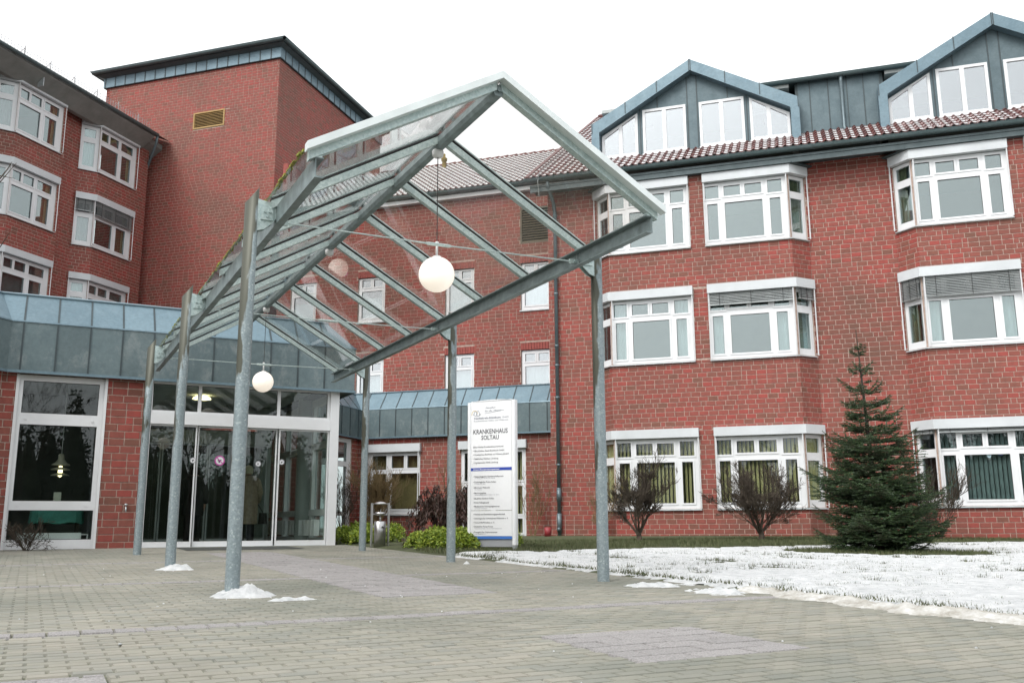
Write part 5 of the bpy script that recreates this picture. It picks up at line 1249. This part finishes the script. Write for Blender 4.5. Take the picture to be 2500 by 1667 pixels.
# drooping maroon shrub
x, y = dc(6.75, 15.75); o = thing('maroon_shrub', 'drooping dark maroon leaved shrub behind the middle right post', 'shrub', (x, y, gz(x, y))); mb = MB(); st = MB(); R_ = random.Random(8)
for k in range(34):
    a = R_.uniform(0, 6.283); r_ = R_.uniform(.1, .5); h = R_.uniform(.5, 1.12); b = V((x, y, gz(x, y))); tip = b+V((r_*math.cos(a), r_*math.sin(a), h)); drop = tip+V((r_*.6*math.cos(a), r_*.6*math.sin(a), -R_.uniform(.25, .55)))
    P_ = [b, b.lerp(tip, .6)+V((0, 0, .1)), tip, tip.lerp(drop, .5)+V((.04*math.cos(a), .04*math.sin(a), .06)), drop]; st.tube(P_, [.009, .006, .004, .003, .002], 4)
    pp = []
    for _ in range(95): f = R_.uniform(1.2, 4); i = min(3, int(f)); p = P_[i].lerp(P_[i+1], f-i); pp.append(p+V((R_.gauss(0, .03), R_.gauss(0, .03), R_.gauss(0, .03))))
    leaves(mb, pp, .10, R_, dirs=[V((R_.gauss(0, .5), R_.gauss(0, .5), -1)).normalized() for _ in pp], asp=.3)
mb.build('foliage', mMAROON, o); st.build('stems', mTWIG, o)

# young bare tree just outside the left edge, a few twigs reach into view
o = thing('bare_sapling', 'bare tree at the left edge with a few twigs reaching into view', 'tree', (-8.55, 6.55, gz(-8.55, 6.55))); mb = MB(); b = V((-8.55, 6.55, gz(-8.55, 6.55)-.03))
mb.tube([b, b+V((.05, 0, 1.6)), b+V((.0, .05, 3.2)), b+V((.05, .05, 4.6))], [.06, .05, .035, .012], 7); mb.build('trunk', mBARK, o); mb = MB()
for P_ in ([(-8.5, 6.6, 2.7), (-8.1, 6.9, 3.2), (-7.9, 6.93, 3.37), (-7.74, 6.97, 3.47), (-7.56, 6.98, 3.66)], [(-8.5, 6.6, 2.75), (-8.0, 6.9, 3.33), (-7.73, 6.95, 3.53), (-7.58, 7.0, 3.50)], [(-7.8, 6.95, 3.42), (-7.66, 6.97, 3.60), (-7.62, 6.98, 3.68)], [(-8.5, 6.6, 2.2), (-8.1, 7.0, 2.6), (-7.95, 7.06, 2.68), (-7.78, 7.09, 2.82), (-7.67, 7.09, 2.97)]):
    mb.tube([V(p) for p in P_], [.014, .011, .009, .006, .002][-len(P_):], 5)
R_ = random.Random(4)
for j in range(6): a = 2.2+j*.5; grow(mb, b+V((0, 0, 2.6+.25*j)), V((math.cos(a), math.sin(a), .8)), 1.1, .02, 2, R_, 4, (2, 4))
mb.build('branches', mTWIG, o)
# fir tree
def fir(x, y, H, R0, label, seed=2, lean=(0, 0)):
    R_ = random.Random(seed); z = gz(x, y); o = thing('fir_tree', label, 'tree', (x, y, z)); tr_ = MB(); ne = MB(); tw = MB()
    ax = lambda h: V((x+lean[0]*h, y+lean[1]*h, z+h))
    tr_.tube([ax(0), ax(H*.3), ax(H*.6), ax(H*.85), ax(H)], [.055, .042, .026, .012, .004], 8)
    def needles(a, b, dens, ln):
        t = b-a; L = t.length; 
        if L < 1e-4: return
        t = t/L; s0 = t.orthogonal().normalized(); n = max(3, int(L*dens))
        for k in range(n):
            p = a+t*(L*(k+R_.random())/n); g = R_.uniform(0, 6.283); s_ = s0*math.cos(g)+t.cross(s0)*math.sin(g)
            if s_.z < -.3: s_.z *= .3
            d = (s_+t*.85).normalized(); wv = t.cross(d)
            wv = wv.normalized()*.0050; e = p+d*ln*R_.uniform(.7, 1.15)
            ne.add([p-wv, p+wv, e], ((0, 1, 2),), 0, R_.random()+.001)
    def branch(h, a, L, droop, fine):
        b = ax(h); d = V((math.cos(a), math.sin(a), 0)); P_ = [b]; ns = 6
        for k in range(ns):
            f = (k+1)/ns; P_.append(b+d*(L*f)+V((0, 0, L*(droop*f+.30*f*f*f)))+V((R_.uniform(-.015, .015), R_.uniform(-.015, .015), R_.uniform(-.01, .01))))
        tw.tube(P_, [max(.002, .012*L*(1-.8*k/ns)) for k in range(ns+1)], 4, cap=False)
        for k in range(1, ns): needles(P_[k], P_[k+1], 230, .034)
        sd = V((-d.y, d.x, 0)); m = int(4+L*9)
        for k in range(m):
            f = .18+.8*k/m; i = min(ns-1, int(f*ns)); p = P_[i].lerp(P_[i+1], f*ns-i)
            for s_ in (-1, 1):
                l2 = L*(1-f)*.62*R_.uniform(.7, 1.15)+.05; t = (sd*s_*R_.uniform(.75, 1.)+d*.75+V((0, 0, R_.uniform(-.12, .18)))).normalized(); e = p+t*l2
                tw.tube([p, e], [.004, .0015], 3, cap=False); needles(p, e, 200, .033)
                if l2 > .16:
                    for g in (.35, .65):
                        pp = p.lerp(e, g); t2 = (t+d*.6*R_.choice((-1, 1))+V((0, 0, R_.uniform(-.1, .15)))).normalized(); needles(pp, pp+t2*l2*.42, 180, .027)
    prof = [(0, .78), (.05, .95), (.15, 1.0), (.3, .95), (.40, .84), (.50, .66), (.60, .48), (.68, .36), (.76, .27), (.85, .21), (.93, .04), (1, .02)]
    def Rf(f): return R0*np.interp(f, [p[0] for p in prof], [p[1] for p in prof])
    h = .06
    while h < H*.93:
        f = h/H; L = Rf(f); dense = f < .66; nb = 12 if f < .3 else 9 if f < .5 else 7 if dense else 5
        a0 = R_.uniform(0, 6.283)
        for k in range(nb): branch(h+R_.uniform(-.05, .05), a0+6.283*k/nb+R_.uniform(-.3, .3), L*R_.uniform(.58, 1.22), (-.16+.35*f) if f < .7 else .45, f)
        if dense:
            for k in range(int(nb*(.9-f))): branch(h+R_.uniform(.03, .1), R_.uniform(0, 6.283), L*R_.uniform(.35, .75), -.05, f)
        elif f < .72:
            for k in range(3): branch(h+R_.uniform(.05, .18), R_.uniform(0, 6.283), L*R_.uniform(.25, .5), .25, f)
        h += .15 if f < .45 else .21 if dense else .33
    needles(ax(H*.6), ax(H), 160, .026)
    tr_.build('trunk', mBARK, o); tw.build('twigs', mTWIG, o); ne.build('needles', mNEED, o)
fir(.95, 16.05, 3.62, .98, 'dark green young fir tree standing on the snowy lawn', 2, (-.035, 0))

# unseen bare trees, added behind the camera for the panes to mirror
TR = [(-6.5, -22), (-15, -20), (4, -24), (13, -22), (27, -14), (33, -3), (22, -23), (-24, -22)]
TL = ['left of the cafe panes', 'in the left cafe panes', 'in the middle of the bay windows', 'in the right bay windows', 'in the left door leaf', 'in the right door leaf', 'in the transom glass', 'at the far left of the cafe panes']
for k, (x, y) in enumerate(TR):
    R_ = random.Random(90+k); H = R_.uniform(9, 12); o = thing('mirror_tree', 'added bare tree behind the camera mirrored '+TL[k], 'tree', (x, y, gz(x, y)), 'added unseen trees mirrored in the glass'); mb = MB()
    mb.tube([V((x, y, -.9)), V((x+.1, y, 1.5)), V((x, y+.1, 3.4))], [.20, .16, .13], 8); mb.build('trunk', mBARK, o); mb = MB()
    for j in range(6): a = j*1.05+R_.uniform(-.3, .3); grow(mb, V((x, y+.1, 3.2-.4*R_.random())), V((math.cos(a)*.7, math.sin(a)*.7, 1)), H*.38, .08, 4, R_, 3, (3, 4), .6, .1, .14, .64, 3, .008)
    mb.build('crown', mTWIG, o)
mb = MB(); R_ = random.Random(5); path = [(-70, -18), (-40, -32), (0, -36), (30, -32), (48, -14), (56, 12)]  # unseen tree belt, added to darken the ground floor reflections
for (x0, y0), (x1, y1) in zip(path, path[1:]):
    L = math.hypot(x1-x0, y1-y0)
    for _ in range(int(L*1.4)):
        f = R_.random(); x = x0+(x1-x0)*f+R_.gauss(0, 2.5); y = y0+(y1-y0)*f+R_.gauss(0, 2.5); H = R_.uniform(5.5, 10.5); W_ = R_.uniform(1.6, 3.0)
        mb.tube([V((x, y, -.9)), V((x, y, H*.35)), V((x, y, H*.78))], [W_*.55, W_*.5, .15], 7, r=R_.random()+.001)  # solid core keeps sky from showing through the mirrored belt
        pts = [V((x+R_.gauss(0, W_*.5*(1.15-t)), y+R_.gauss(0, W_*.5*(1.15-t)), -.6+H*t)) for t in (R_.random()**.9 for _ in range(330))]
        leaves(mb, pts, .36, R_, asp=.5)
tag(mb.build('mirror_wood', mCONIF), 'added belt of trees behind the camera that darkens the ground floor glass', 'wood', kind='stuff')

for o in list(bpy.data.objects):
    if 'base' in o: del o['base']
